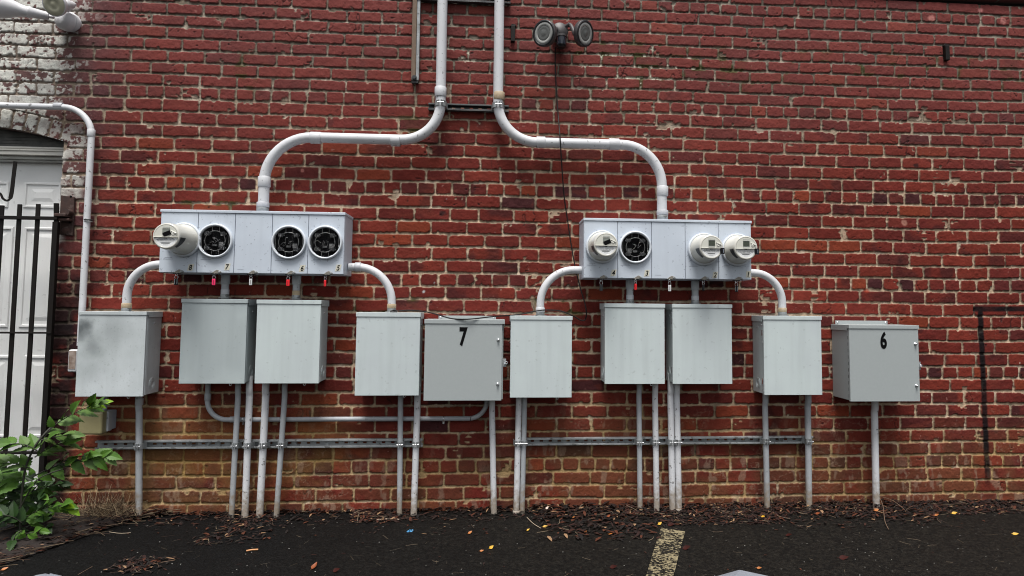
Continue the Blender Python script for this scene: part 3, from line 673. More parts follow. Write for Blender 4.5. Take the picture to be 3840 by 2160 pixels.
# ------------------------------------------------------------------ doorway
FZ = P(120, 550, -.09).z
t = empty('panel_door', (XR-.6, .12, 0), 'white six-panel door recessed under the brick arch behind black bars', 'door')
zt = P(120, 606, -.12).z
ybk = .135
def rect_px(u0, v0, u1, v1, d):
    a = P(u0, v0, d); b = P(u1, v1, d); return a.x, b.x, b.z, a.z
uc = 60
mb = MB(); mb.box(XR-1.2, XR-.004, ybk, ybk+.04, .0, zt+.05); mb.build('door_slab', DOORW, t)
mb = MB(); mb.box(XR-.775, XR-.769, ybk-.003, ybk+.001, .0, zt); mb.build('door_seam', DIV, t)
pans = [(682, 782), (851, 1229), (1333, 1640)]
for (va, vb) in pans:
    for side in (0, 1, 2):
        x0, x1, z0, z1 = rect_px(91, va, 226, vb, -.13)
        if side == 2: x0, x1 = XR-1.13, XR-.83
        if side == 1: w_ = x1-x0; cxx = P(uc, (va+vb)/2, -.13).x; x0, x1 = 2*cxx-x1, 2*cxx-x0
        mb = MB()
        def fr(i, y): return [(x0+i, y, z0+i), (x1-i, y, z0+i), (x1-i, y, z1-i), (x0+i, y, z1-i)]
        lv = [fr(0, ybk-.001), fr(.004, ybk-.007), fr(.013, ybk-.007), fr(.018, ybk+.003), fr(.026, ybk+.003), fr(.058, ybk-.005)]
        vs = sum(lv, []); fs = []
        for k in range(len(lv)-1):
            for q in range(4): fs.append((k*4+q, k*4+(q+1) % 4, (k+1)*4+(q+1) % 4, (k+1)*4+q))
        k = len(lv)-1; fs.append((k*4, k*4+1, k*4+2, k*4+3))
        mb.add(vs, fs); mb.build('raised_panel', DOORW, t)
t2 = empty('door_frame_head', (XR-.6, .08, FZ), 'stepped cream wooden head trim across the top of the white door', 'door trim')
z0 = P(120, 581, -.05).z; z1 = P(120, 550, -.05).z
mb = MB(); mb.box(XR-1.215, XR-.003, .05, .13, z0, z1); mb.box(XR-1.215, XR-.003, .044, .052, z0+.022, z0+.030); mb.box(XR-1.215, XR-.003, .046, .05, z1-.012, z1-.004); mb.build('fascia', TRIMW, t2, .002)
z2 = P(120, 606, -.10).z
mb = MB(); mb.box(XR-1.215, XR-.003, .075, .13, z0-.018, z0-.001); mb.box(XR-1.215, XR-.003, .092, .133, z2, z0-.019); mb.build('door_stop', TRIMG, t2, .002)
mb = MB(); pl = []
for i in range(25):
    a_ = -math.asin(.61/ARCR)+2*math.asin(.61/ARCR)*i/24; pl.append((XCN+(ARCR-.002)*math.sin(a_)*.998, ZCN+(ARCR-.002)*math.cos(a_)))
poly = [(pl[0][0], z1+.001), (pl[-1][0], z1+.001)]+pl[::-1]
mb.prism(poly, .07, .13)
for k in range(7):
    zz = z1+.02+k*.018; xa = XR-1.0+R.random()*.2; mb.box(xa, xa+.5+R.random()*.4, .067-R.random()*.002, .072, zz, zz+.004)
o = mb.build('weathered_lintel_board', WOODD); tag(o, 'weathered black timber infill board under the brick arch over the door', 'timber board')
# black strap hook
pts = catmull([P(57, 605, -.03), P(50, 660, -.03), P(43, 720, -.03), P(36, 745, -.03), P(24, 752, -.03), P(10, 744, -.03), P(2, 728, -.03), P(-8, 722, -.03)], 6)
mb = MB(); vs = []; wv = .010
for i, p in enumerate(pts):
    a_ = pts[max(0, i-1)]; b_ = pts[min(len(pts)-1, i+1)]; tg = (b_-a_).normalized(); nn = Vector((tg.z, 0, -tg.x))
    ww = wv*(1 if i < 18 else .55)
    vs += [p+nn*ww, p-nn*ww, p-nn*ww+Vector((0, .004, 0)), p+nn*ww+Vector((0, .004, 0))]
n_ = len(pts)
mb.add(vs, [(i*4+q, i*4+(q+1) % 4, (i+1)*4+(q+1) % 4, (i+1)*4+q) for i in range(n_-1) for q in range(4)]+[(3, 2, 1, 0)])
tag(mb.build('hook_strap', BLACKI), 'bent flat black metal strap hooking down in front of the white door top', 'strap')

# barred gate
gt = empty('barred_gate', (P(200, 1300, .06).x, -.06, .05), 'black iron barred gate standing across the white door', 'gate')
gd = .055; hb = .0108
def rod(mb, p0, p1, h=hb, hy=.005):
    mb.add([p0+Vector((sx_*h, sy*hy, 0)) for sx_, sy in ((-1, -1), (1, -1), (1, 1), (-1, 1))]+[p1+Vector((sx_*h, sy*hy, 0)) for sx_, sy in ((-1, -1), (1, -1), (1, 1), (-1, 1))],
           [(3, 2, 1, 0), (4, 5, 6, 7), (0, 1, 5, 4), (1, 2, 6, 5), (2, 3, 7, 6), (3, 0, 4, 7)])
bars = [(-330, -346, 764), (-262, -278, 764), (-195, -211, 764), (-128, -144, 764), (-60, -76, 764), (7, -9, 770), (74, 57, 766), (142, 128, 765)]
for (ua, ub, vt) in bars:
    xa = P(ua, 765, gd).x; xb_ = P(ub, 1080, gd).x; xm = (xa+xb_)/2; zt_ = P(ua, vt, gd).z
    mb = MB(); rod(mb, Vector((xm, -gd, .06)), Vector((xm, -gd, zt_))); mb.build('gate_bar', BLACKI, gt, .002)
xm = P(205, 950, gd).x; mb = MB(); z_b = P(208, 832, gd).z
rod(mb, Vector((xm, -gd, .06)), Vector((xm, -gd, z_b)), .0135, .012); pt_ = P(216, 763, gd); rod(mb, Vector((xm, -gd, z_b)), Vector((pt_.x, -gd-.01, pt_.z)), .012); mb.build('gate_stile', BLACKI, gt, .002)
for va, vb, hh in ((818, 811, .0085), (1250, 1244, .0045), (1702, 1694, .006)):
    a_ = P(-345, va, gd); b_ = P(205, vb, gd); mb = MB()
    mb.box(a_.x, xm+.012, -gd-.017, -gd+.017, (a_.z+b_.z)/2-hh, (a_.z+b_.z)/2+hh); mb.build('gate_rail', BLACKI, gt, .0015)
# rusty plate
hp = empty('rusty_latch_plate', P(256, 810, .01), 'rusty brown iron latch plate bolted to the brick jamb beside the gate', 'latch plate')
a_ = P(233, 733, .01); b_ = P(284, 740, .01); c_ = P(277, 885, .01); d_ = P(225, 880, .01)
mb = MB(); mb.prism([(d_.x, d_.z), (c_.x, c_.z), (b_.x, b_.z), (a_.x, a_.z)], -.022, -.008); mb.build('plate', RUST, hp, .003)
mb = MB(); p0 = P(207, 802, .06); p1 = P(256, 806, .05); mb.box(p0.x, p1.x, -.075, -.022, p1.z-.012, p1.z+.006)
p0 = P(216, 822, .06); p1 = P(262, 822, .05); mb.box(p0.x, p1.x, -.060, -.022, p1.z-.010, p1.z+.004); mb.build('latch_arm', RUST, hp, .004)
mb = MB(); q = P(254, 797, .04); mb.cyl(q+Vector((0, -.02, 0)), q+Vector((0, .02, 0)), .020, n=16); mb.build('boss', RUST, hp); mb = MB(); q = P(246, 866, .02); mb.lathe(q+Vector((0, .004, 0)), (0, -1, 0), [(0, .024), (.006, .022), (.011, .014), (.013, .002)], 20); mb.build('boss', RUST, hp)
for (u, v) in ((265, 737), (261, 834)):
    mb = MB(); q = P(u, v, .023); mb.cyl(q, q+Vector((0, .004, 0)), .0055, n=12); mb.build('bolt_hole', BLK, hp)

# ------------------------------------------------------------------ conduits
def conduit(label, pts, r, mat_=PVC, rb=.2, coup=(), group='grey electrical conduits', feet=True):
    """coup: list of (point, direction, length, radius factor, material, name)"""
    root = empty('conduit', pts[-1] if len(pts) < 3 else pts[0], label, 'conduit', group)
    mb = MB(); mb.tube(fillet(pts, rb), r, 20); mb.build('pipe', mat_, root)
    for (p, dr_, ln, k, m_, nm) in coup:
        dr_ = Vector(dr_).normalized(); mb = MB(); R1 = r*k
        mb.lathe(Vector(p)-dr_*ln/2, dr_, [(0, r*.9), (0, R1-.001), (.0015, R1), (ln-.0015, R1), (ln, R1-.001), (ln, r*.9)], 28)
        mb.build(nm, m_, root)
    return root
dB = .085
x1 = (P(1661, 0, dB).x+P(1652, 317, dB).x)/2; x2 = (P(1870, 0, dB).x+P(1871, 335, dB).x)/2
zT = 3.35
DN = (0, 0, -1); RT = (1, 0, 0)
zh1 = P(1420, 522, dB).z; x1b = P(987, 720, dB+.01).x
mtopL = P(987, 795, .1).z
conduit('tall white riser conduit sweeping left and down into the left meter box', [(x1, -dB, zT), (x1, -dB, zh1), (x1b, -dB, zh1), (x1b, -dB, mtopL-.03)], .0285, PVC, [.215, .255],
        [(P(1652, 346, dB), DN, .055, 1.16, PVC, 'coupling'), (P(1185, 517, dB), RT, .058, 1.16, PVC, 'coupling'), (P(1484, 527, dB), RT, .050, 1.16, PVC, 'coupling'),
         (P(991, 682, dB), DN, .055, 1.16, PVC, 'coupling'), (P(986, 768, dB), DN, .026, 1.16, PVCG, 'coupling'), (P(985, 784, dB), DN, .022, 1.12, GALV, 'hub')], group='tall white riser conduits')
zh2 = P(2160, 538, dB).z; x2b = P(2482, 740, dB).x; mtopR = P(2482, 820, .1).z
conduit('tall white riser conduit sweeping right and down into the right meter box', [(x2, -dB, zT), (x2, -dB, zh2), (x2b, -dB, zh2), (x2b, -dB, mtopR-.03)], .0285, PVC, [.225, .235],
        [(P(1871, 362, dB), DN, .045, 1.14, PVCT, 'coupling'), (P(2028, 534, dB), RT, .05, 1.16, PVC, 'coupling'), (P(2302, 541, dB), RT, .058, 1.16, PVC, 'coupling'),
         (P(2484, 717, dB), DN, .055, 1.16, PVC, 'coupling'), (P(2484, 798, dB), DN, .026, 1.16, PVCG, 'coupling'), (P(2484, 815, dB), DN, .022, 1.12, GALV, 'hub')], group='tall white riser conduits')
# thin conduit at the far left
dL = .05
xl = (P(340, 540, dL).x+P(314, 1080, dL).x)/2; zl = P(100, 398, dL).z
conduit('slim white conduit running over the brick arch and down beside the door', [(-3.6, -dL, zl), (xl, -dL, zl), (xl, -dL, P(300, 1296, dL).z)], .0165, PVCW, .155,
        [(P(221, 398, dL), RT, .045, 1.14, PVCG, 'coupling'), (P(342, 500, dL), DN, .040, 1.18, PVC, 'coupling'), (P(331, 825, dL), DN, .008, 1.25, GALVD, 'pipe_strap'), (P(331, 831, dL), DN, .004, 1.25, GALV, 'pipe_strap')])
cb = empty('conduit_fitting', P(269, 1354, .02), 'short rounded fitting with worn brown face below the slim left conduit', 'conduit fitting')
a_ = P(255, 1311, .05); b_ = P(286, 1396, .05)
mb = MB(); mb.box(a_.x, b_.x, -.05, -.01, b_.z, a_.z); mb.build('fitting_body', PVCW, cb, .010, 4)
mb = MB(); mb.box(a_.x+.007, b_.x-.006, -.052, -.049, b_.z+.016, a_.z-.006); mb.build('worn_face', mat('worn_brown', (.17,.115,.085), .6, var=.8, vs=30, c2=(.42,.36,.32)), cb, .001)

# lower conduits: (top u,v) (foot u,v) r material label
zf = -.01
low = [
 ('a', 522, 1500, 521, 1929, .0165, PVC2, 'thin grey conduit under the leftmost grey box beside the dry grass'),
 ('b', 893, 1445, 869, 1929, .0145, PVC2, 'thin conduit, first of four below the two left touching boxes'),
 ('c', 936, 1440, 918.6, 1942, .0175, PVCW, 'white conduit, second of four below the two left touching boxes'),
 ('d', 997, 1440, 974, 1938, .0185, PVCW, 'brightest thick conduit, third of four below the two left touching boxes'),
 ('e', 1068, 1440, 1037, 1940, .0145, PVC2, 'thin grey conduit, fourth of four below the two left touching boxes'),
 ('f', 1502, 1495, 1498, 1938, .0145, PVC2, 'left one of two conduits under the fourth box from the left'),
 ('g', 1565, 1495, 1552, 1926, .0175, PVCW, 'right one of two conduits under the fourth box from the left'),
 ('h', 1845, 1500, 1852, 1923, .0165, PVCW, 'single white conduit under the box with the large black 7'),
 ('i', 1945, 1495, 1936, 1935, .0165, PVCW, 'thicker left one of the close pair beneath the box right of number 7'),
 ('j', 1967, 1495, 1958, 1936, .0140, PVC2, 'thinner right one of the close pair beneath the box right of number 7'),
 ('k', 2396, 1440, 2400, 1930, .0145, PVC2, 'thin grey conduit, leftmost of four below the twin boxes'),
 ('l', 2456, 1440, 2463, 1938, .0165, PVCW, 'scuffed conduit with capped foot, second of four below the twin boxes'),
 ('m', 2514, 1440, 2522, 1928, .0175, PVCW, 'white conduit, third of four below the twin boxes'),
 ('n', 2538, 1440, 2546, 1929, .0170, PVCW, 'white conduit with collared foot, rightmost of four below the twin boxes'),
 ('o', 2869, 1480, 2877, 1915, .0160, PVC2, 'left one of two conduits under the ninth box'),
 ('p', 3029, 1480, 3034, 1914, .0175, PVC2, 'right one of two conduits under the ninth box, at the end of the right strut'),
 ('q', 3279, 1505, 3286, 1912, .0190, PVCW, 'thick white conduit under the box with the large black 6'),
]
dS = .068
lowx = {}
for (k, u0, v0, u1, v1, r, m_, lab) in low:
    p0 = P(u0, v0+40, dS); p1 = P(u1, v1-12, dS); dtop = .075
    p0t = Vector((p0.x, -dtop, P(u0, v0-30, dtop).z))
    dz_ = (p0.z-zf)/(p0.z-p1.z); pts = [p0t, Vector((p0.x, -dtop, p0.z+.02)), p0, p0+(p1-p0)*dz_]
    coup = []
    if k == 'a': coup = [(P(522, 1506, dS+.007), DN, .035, 1.18, PVC2, 'coupling')]
    if k in 'ln': q = P(u1, v1-18, dS); coup = [(q, DN, .010, 1.22, PVCW, 'coupling')]
    if k == 'i': q = P(u1, v1-10, dS); coup = [(q, DN, .03, 1.2, PVCW, 'coupling')]
    conduit(lab, pts, r, m_, .12, coup)
    lowx[k] = ((p0.x, p0.z), (p1.x, p1.z), r)
# U-shaped conduit along the wall
du = .035
xa = P(778, 1500, du).x; xb_ = P(1826, 1520, du).x; zu = (P(900, 1572, du).z+P(1500, 1572, du).z)/2
conduit('thin grey conduit looping low along the wall toward the box numbered 7', [(xa, -du, P(778, 1420, du).z), (xa, -du, zu), (xb_, -du, zu), (xb_, -du, P(1826, 1470, du).z)], .0130, PVC2, [.105, .10],
        [(P(779, 1488, du), DN, .036, 1.28, PVC2, 'coupling'), (P(873, 1573, du), RT, .03, 1.2, PVC2, 'coupling'), (P(1765, 1570, du), RT, .004, 1.1, GALVD, 'coupling'), (P(1402, 1571, du), RT, .006, 1.12, PVC2, 'coupling')])
for (u, v) in ((912, 1573), (1663, 1570)):
    o = MB().ring(P(u, v, du), (1, 0, 0), .0145, .0028, 20, 6); q = P(u, v+14, .03); o.box(q.x-.005, q.x+.005, -.03, -.012, q.z-.008, q.z+.012)
    tag(o.build('pipe_clip', CHROME), 'bright zinc clip on the low looping conduit '+('near the second box' if u < 1000 else 'under the box numbered 7'), 'pipe clip', 'clips on the low looping conduit')

# side elbows of the meter boxes
def elbow(label, ua, va, uc_, vc, ub, vb, rb=.2, tan=True, startcoup=False):
    d_ = .10
    a_ = P(ua, va, d_); b_ = P(ub, vb, d_); x = b_.x; z = P(uc_, vc, d_).z
    sg = 1 if a_.x < x else -1
    cp = [(Vector((x, -d_, b_.z+.032)), DN, .024, 1.16, PVCT if tan else PVC, 'coupling'), (Vector((x, -d_, b_.z+.011)), DN, .022, 1.10, GALV, 'hub'), (Vector((x, -d_, b_.z+.001)), DN, .004, 1.6, GALV, 'locknut')]
    if startcoup: cp.append((Vector((a_.x+.03*sg, -d_, z)), RT, .032, 1.18, PVCG, 'coupling'))
    conduit(label, [Vector((a_.x-.02*sg, -d_, z)), Vector((x, -d_, z)), Vector((x, -d_, b_.z-.01))], .0215, PVC, rb, cp, 'curved conduits from the meter boxes')
elbow('curved conduit dropping from the left meter box to the leftmost grey box', 594, 995, 480, 990, 473.5, 1168, .19)
elbow('curved conduit dropping from the left meter box to the fourth grey box', 1322, 1000, 1400, 1002, 1468, 1170, .19, True, True)
elbow('curved conduit, crossed by black cable, left of the right meter box', 2177, 1011, 2050, 1011, 2026, 1183, .19, False)
elbow('curved conduit dropping from the right meter box to the ninth grey box', 2821, 1024, 2920, 1024, 2934, 1183, .17)
def nipple(label, u, v0, v1, tan):
    d_ = .10; a_ = P(u, v0, d_); b_ = P(u, v1, d_); x = b_.x
    L_ = a_.z-b_.z
    cp = [(Vector((x, -d_, a_.z-.028)), DN, .05, 1.22, PVC2, 'coupling'), (Vector((x, -d_, b_.z+.034)), DN, .026, 1.12, PVCT if tan else PVCG, 'coupling'), (Vector((x, -d_, b_.z+.011)), DN, .022, 1.16, GALV, 'hub'), (Vector((x, -d_, b_.z+.001)), DN, .004, 1.7, GALV, 'locknut')]
    conduit(label, [Vector((x, -d_, a_.z+.02)), Vector((x, -d_, b_.z-.01))], .0190, PVC2, .1, cp, 'short conduits between meter boxes and grey boxes')
nipple('short conduit between the left meter box and the second grey box', 843, 1028, 1118, False)
nipple('short tan-jointed conduit between the left meter box and the third grey box', 1110, 1030, 1122, True)
nipple('short conduit between the right meter box and the left twin box', 2362, 1048, 1137, False)
nipple('short conduit between the right meter box and the right twin box', 2607, 1052, 1140, False)

# ------------------------------------------------------------------ strut channels with clamps
def strut(label, u0, u1, v0, v1, mat_, y0=0., dep=.041, slots=True, clamps=(), h=.041, bolts=()):
    """v0/v1 top and bottom edge pixel at the middle"""
    um = (u0+u1)/2; dd = dep
    xa = P(u0, v0, dd).x; xb = P(u1, v0, dd).x; zt_ = P(um, v0, dd).z; zb_ = P(um, v1, dd).z
    t = empty('strut_channel', ((xa+xb)/2, -.012, (zt_+zb_)/2), label, 'strut channel')
    mb = MB(); th = .003; lip = .0095
    mb.box(xa, xb, -dep, -.012, zt_-th, zt_); mb.box(xa, xb, -dep, -.012, zb_, zb_+th)
    mb.box(xa, xb, -dep, -dep+.007, zt_-lip, zt_-th-.0002); mb.box(xa, xb, -dep, -dep+.007, zb_+th+.0002, zb_+lip)
    mb.build('channel', mat_, t, .001)
    mb = MB(); pitch = .0508; n_ = int((xb-xa)/pitch); x = xa+.004
    zm = (zt_+zb_)/2; sh = .0052
    # web with oblong slots: strips between the holes
    mb.box(xa, xb, -.0145, -.012, zm+sh, zt_-th-.0002); mb.box(xa, xb, -.0145, -.012, zb_+th+.0002, zm-sh)
    x = xa
    while x < xb-.02:
        mb.box(x, min(xb, x+.031), -.0145, -.012, zm-sh-.0001, zm+sh+.0001); x += pitch
    mb.build('web', mat_, t)
    for u in bolts:
        mb = MB(); q = P(u, (v0+v1)/2, .02); mb.cyl(Vector((q.x, -.020, q.z)), Vector((q.x, -.0145, q.z)), .012, n=16); mb.cyl(Vector((q.x, -.026, q.z)), Vector((q.x, -.02, q.z)), .008, n=6)
    if bolts: mb.build('anchor_bolt', mat_, t)
    for (cx, r) in clamps:
        mb = MB(); vs = []; w_ = .016; zc_ = (zt_+zb_)/2
        # two half straps that rise from the channel round the pipe and meet at a screw in front
        for sgn in (-1, 1):
            prof = [(sgn*(r+.006), -.040)]+[(sgn*(r+.002)*math.cos(a_), -dS-(r+.002)*math.sin(a_)) for a_ in np.linspace(0, 1.30, 8)]+[(sgn*.004, -dS-r-.014)]
            out_ = [(px_+sgn*.0022 if k_ < 9 else px_+sgn*.002, py_-(.0018 if 3 < k_ < 9 else 0)) for k_, (px_, py_) in enumerate(prof)]
            vs = []; m_ = len(prof)
            for (px_, py_), (ox, oy) in zip(prof, out_):
                vs += [(cx+px_, py_, zc_-w_), (cx+px_, py_, zc_+w_), (cx+ox, oy, zc_+w_), (cx+ox, oy, zc_-w_)]
            mb.add(vs, [(i*4+q, i*4+(q+1) % 4, (i+1)*4+(q+1) % 4, (i+1)*4+q) for i in range(m_-1) for q in range(4)]+[(0, 1, 2, 3), (m_*4-1, m_*4-2, m_*4-3, m_*4-4)])
        cl = mb.build('pipe_clamp', GALV, t, .0006)
        mb = MB(); mb.cyl((cx-.016, -dS-r-.009, zc_), (cx+.014, -dS-r-.009, zc_), .0026, n=10); mb.cyl((cx+.012, -dS-r-.009, zc_), (cx+.018, -dS-r-.009, zc_), .0058, n=8); mb.build('clamp_screw', CHROME, cl)
    return t
def xat(k, v):
    (xa, za), (xb, zb), r = lowx[k]; z = P(2000, v, dS).z; f = (z-za)/(zb-za); return (xa+(xb-xa)*f, r)
strut('long galvanised strut channel low on the wall at the left, holding seven conduits', 356, 1584, 1650, 1681, GALV, clamps=[xat(k, 1668) for k in 'abcdefg'], bolts=(402, 1228))
strut('long galvanised strut channel low on the wall at the right, holding eight conduits', 1936, 3050, 1640, 1667, GALV, clamps=[xat(k, 1655) for k in 'ijklmnop'], bolts=(2372, 2733))
dS_keep = dS; dS = dB
strut('short dark strut channel clamped across the two tall riser conduits', 1606, 1908, 390, 415, GALVD, clamps=[(x1, .0285), (x2, .0285)], bolts=(1618, 1896))
dS = dS_keep
strut('dark strut channel at the top edge behind the two tall riser conduits', 1540, 1915, -22, 5, GALVD)
# brown upright strut
t = empty('upright_strut', P(1558, 150, .03), 'brown upright strut hanging left of the tall riser conduits, with a bolt at its foot', 'strut channel')
xa = (P(1545, 0, .04).x+P(1543, 300, .04).x)/2; xb = xa+.026; zb_ = P(1555, 300, .04).z
mb = MB(); mb.box(xa, xb, -.041, -.012, zb_, zT); mb.build('channel', RUSTB, t, .003)
mb = MB(); mb.box(xb+.0005, xb+.018, -.036, -.012, zb_+.0, zT); mb.build('side_flange', GALV, t, .002)
mb = MB(); q = P(1553, 290, .05); mb.lathe(Vector((q.x, -.041, q.z)), (0, -1, 0), [(0, .016), (.003, .016), (.003, .010), (.016, .010), (.016, .002)], 8, smooth=False); mb.build('bolt', GALVD, t)
mb = MB(); mb.box(xa+.003, xb+.014, -.034, -.012, zb_-.014, zb_-.001); mb.build('foot_bracket', GALVD, t)

# ------------------------------------------------------------------ grey disconnect boxes
def corners(c0, xt0, xb0, c1, xt1, xb1, r, yt, yb, d):
    """front-face edges read at top and bottom -> x0, x1, z0, z1"""
    a = T(c0, r, xt0, yt, d); b = T(c0, r, xb0, yb, d); e = T(c1, r, xt1, yt, d); f = T(c1, r, xb1, yb, d)
    return (a.x+b.x)/2, (e.x+f.x)/2, (b.z+f.z)/2, (a.z+e.z)/2
def text_mesh(txt, size, bold=0., sx=1., shear=0.):
    cu = bpy.data.curves.new('t', 'FONT'); cu.body = txt; cu.size = size; cu.offset = bold; cu.align_x = 'CENTER'; cu.align_y = 'CENTER'; cu.shear = shear; cu.resolution_u = 6
    o = bpy.data.objects.new('t', cu); col.objects.link(o)
    me = bpy.data.meshes.new_from_object(o.evaluated_get(bpy.context.evaluated_depsgraph_get()))
    vs = [(v.co.x*sx, v.co.y) for v in me.vertices]; fs = [tuple(p.vertices) for p in me.polygons]
    bpy.data.objects.remove(o); bpy.data.curves.remove(cu); bpy.data.meshes.remove(me)
    mx = (max(v[0] for v in vs)+min(v[0] for v in vs))/2; my = (max(v[1] for v in vs)+min(v[1] for v in vs))/2
    return [(x-mx, y-my) for x, y in vs], fs
def add_text(mb, txt, cx, y, cz, height, bold=0., sx=1., shear=0., rot=0.):
    vs, fs = text_mesh(txt, 1., bold, sx, shear); h = max(v[1] for v in vs)-min(v[1] for v in vs); k = height/h; c_, s_ = math.cos(rot), math.sin(rot)
    mb.add([(cx+(a*c_-b*s_)*k, y, cz+(a*s_+b*c_)*k) for a, b in vs], fs)
def gbox(label, c0, xt0, xb0, c1, xt1, xb1, yt, yb, d, capv, mat_, hinge=0, latch=False, knock=0, digit=None, bracket=None, ringx=None, extra=0., tint=None, group='grey disconnect boxes in a row'):
    x0, x1, z0, z1 = corners(c0, xt0, xb0, c1, xt1, xb1, 2, yt, yb, d)
    zc1 = (T(c0, 2, xt0, capv, d).z+T(c1, 2, xt1, capv, d).z)/2
    t = empty('disconnect_box', ((x0+x1)/2, -d/2, z0), label, 'electrical box', group)
    bd = d-.016; off = .005
    mb = MB(); mb.box(x0+.004, x1-.004+extra, -bd, -.006, z0+.004, z1+.002); mb.build('body', mat_, t, .002)
    # side lip that the door closes over
    mb = MB(); mb.box(x0, x1, -d, -bd-.001, z0, z1-.0015)
    if hinge >= 0: mb.box(x1-.002+0, x1+.0008, -bd-.001, -bd+.018, z0+.004, z1-.02)
    mb.build('front_cover', mat_, t, .0025, 3)
    mb = MB(); mb.box(x0-.003, x1+.003+extra, -d-.004, -.010, z1-.000, zc1); mb.box(x0-.003, x0+.0005, -d+.02, -.010, z1-.012, z1+.001); mb.box(x1+.0008+extra, x1+.003+extra, -d+.02, -.010, z1-.012, z1+.001)
    mb.build('rain_cap', mat_, t, .0022, 2)
    sx_ = x1-.004+extra if knock > 0 else x0+.004
    if knock:
        mb = MB(); ax = (knock, 0, 0)
        for rr in (.016, .024, .031): mb.ring((sx_+knock*.0004, -d*.46, z0+.055), ax, rr, .0013, 28, 6)
        mb.build('knockout', mat_, t)
        mb = MB(); mb.lathe((sx_, -d*.48, z1-.045), ax, [(0, .006), (.003, .005), (.004, .001)], 14); mb.lathe((sx_, -d*.80, z1-.03), ax, [(0, .004), (.003, .003), (.004, .001)], 12); mb.build('side_screw', CHROME, t)
        mb = MB()
        for dy in (-.3, -.42, -.54): mb.box(sx_-.0003, sx_+knock*.0034, -d*(-dy)-.002, -d*(-dy)+.002, z1+.006, z1+.010)
        mb.build('cap_slot', DIV, t)
    if hinge:                                                                  # hinges on the left side of the cover
        for zz in (z1-.075, z0+.075):
            mb = MB(); mb.box(x0+.0005, x0+.0045, -bd+.004, -bd+.016, zz-.016, zz+.016); mb.cyl((x0+.001, -bd-.001, zz-.045), (x0+.001, -bd-.001, zz+.016), .0028, n=8); mb.cyl((x0, -bd+.002, zz-.052), (x0, -bd+.002, zz-.046), .0045, n=8); mb.build('hinge', CHROME if hinge > 1 else mat_, t)
    if ringx is not None:
        q = T(*ringx, d-.02); mb = MB(); mb.ring((q.x, -d+.02, z0-.006), (.15, 1, 0), .0060, .0017, 18, 6); mb.build('pull_ring', CHROME, t)
    if latch:
        zq = (z0+z1)/2-.004; xq = x1+extra if extra else x1
        mb = MB(); mb.box(xq-.004, xq+.012, -d+.004, -d+.0075, zq-.022, zq+.022); mb.box(xq+.001, xq+.006, -d-.001, -d+.004, zq-.012, zq+.012)
        mb.build('latch_plate', GALV, t, .001)
        mb = MB(); mb.cyl((xq+.004, -d-.010, zq), (xq+.014, -d+.006, zq-.006), .0036, n=10); mb.ring((xq+.013, -d+.002, zq), (0, 1, .2), .007, .0015, 16, 6); mb.build('latch_screw', CHROME, t)
        for zz in (z1-.085, z0+.088):
            mb = MB(); mb.lathe((x1-.020, -d, zz), (0, -1, 0), [(0, .0085), (.003, .0085), (.0035, .0060), (.012, .0055), (.014, .003), (.0142, .0002)], 14); mb.build('cover_bolt', CHROME, t)
    if digit:
        ch, c_, dx_, dy_, hh = digit; q = T(c_, 2, dx_, dy_, d); mb = MB(); add_text(mb, ch, q.x, -d-.0012, q.z, hh, .040, .62); mb.build('painted_number', BLK, t)
    if bracket:
        bc, bx0, bx1, by0 = bracket; a = T(bc, 2, bx0, by0, .02); b = T(bc, 2, bx1, by0, .02)
        mb = MB(); mb.box(a.x, b.x, -.022, -.018, zc1-.03, a.z); br = mb.build('mounting_flange', mat_, t, .001)
        for x_ in (a.x+.012, b.x-.012):
            mb = MB(); mb.lathe((x_, -.022, a.z-.010), (0, -1, 0), [(0, .006), (.003, .0055), (.004, .001)], 12); mb.build('flange_screw', CHROME, t)
    return x0, x1, z0, z1, t
D1 = .175
b1 = gbox('leftmost grey box, blotchy with black spray smudges, beside the slim conduit', 0, 800, 752, 0, 1470, 1438, 270, 1093, D1, 237, BOXC, knock=1, ringx=(0, 2, 1290, 1100))
def smudge(m, spots):
    n = m.node_tree; p = n.nodes['Principled BSDF']; src = p.inputs['Base Color'].links[0].from_socket; geo = n.nodes.new('ShaderNodeNewGeometry')
    nz_ = N(n, 'ShaderNodeTexNoise', Scale=14., Detail=4.); n.links.new(geo.outputs['Position'], nz_.inputs['Vector'])
    for (c, rad, stg, colr) in spots:
        vd = n.nodes.new('ShaderNodeVectorMath'); vd.operation = 'DISTANCE'; n.links.new(geo.outputs['Position'], vd.inputs[0]); vd.inputs[1].default_value = c
        ma = n.nodes.new('ShaderNodeMath'); ma.operation = 'MULTIPLY_ADD'; ma.inputs[1].default_value = .07; n.links.new(nz_.outputs[0], ma.inputs[0]); n.links.new(vd.outputs['Value'], ma.inputs[2])
        mr = n.nodes.new('ShaderNodeMapRange'); mr.interpolation_type = 'SMOOTHSTEP'; mr.inputs[1].default_value = rad+.035; mr.inputs[2].default_value = .035; mr.inputs[4].default_value = stg; n.links.new(ma.outputs[0], mr.inputs[0])
        mx = n.nodes.new('ShaderNodeMix'); mx.data_type = 'RGBA'; n.links.new(mr.outputs[0], mx.inputs[0]); n.links.new(src, mx.inputs[6]); mx.inputs[7].default_value = (*colr, 1); src = mx.outputs[2]
    n.links.new(src, p.inputs['Base Color'])
smudge(BOXC, [(tuple(T(0, 2, x_, y_, D1)), r_, s_, (.05,.06,.065)) for x_, y_, r_, s_ in ((800, 430, .075, .85), (870, 370, .055, .7), (940, 590, .085, .45), (1130, 430, .13, .28), (930, 830, .10, .2))])
smudge(BOXB, [(tuple(T(0, 2, x_, y_, D1)), r_, .35, (.45,.51,.51)) for x_, y_, r_ in ((2290, 900, .09), (1860, 920, .06), (2380, 940, .09), (2420, 290, .05), (2150, 960, .07))])
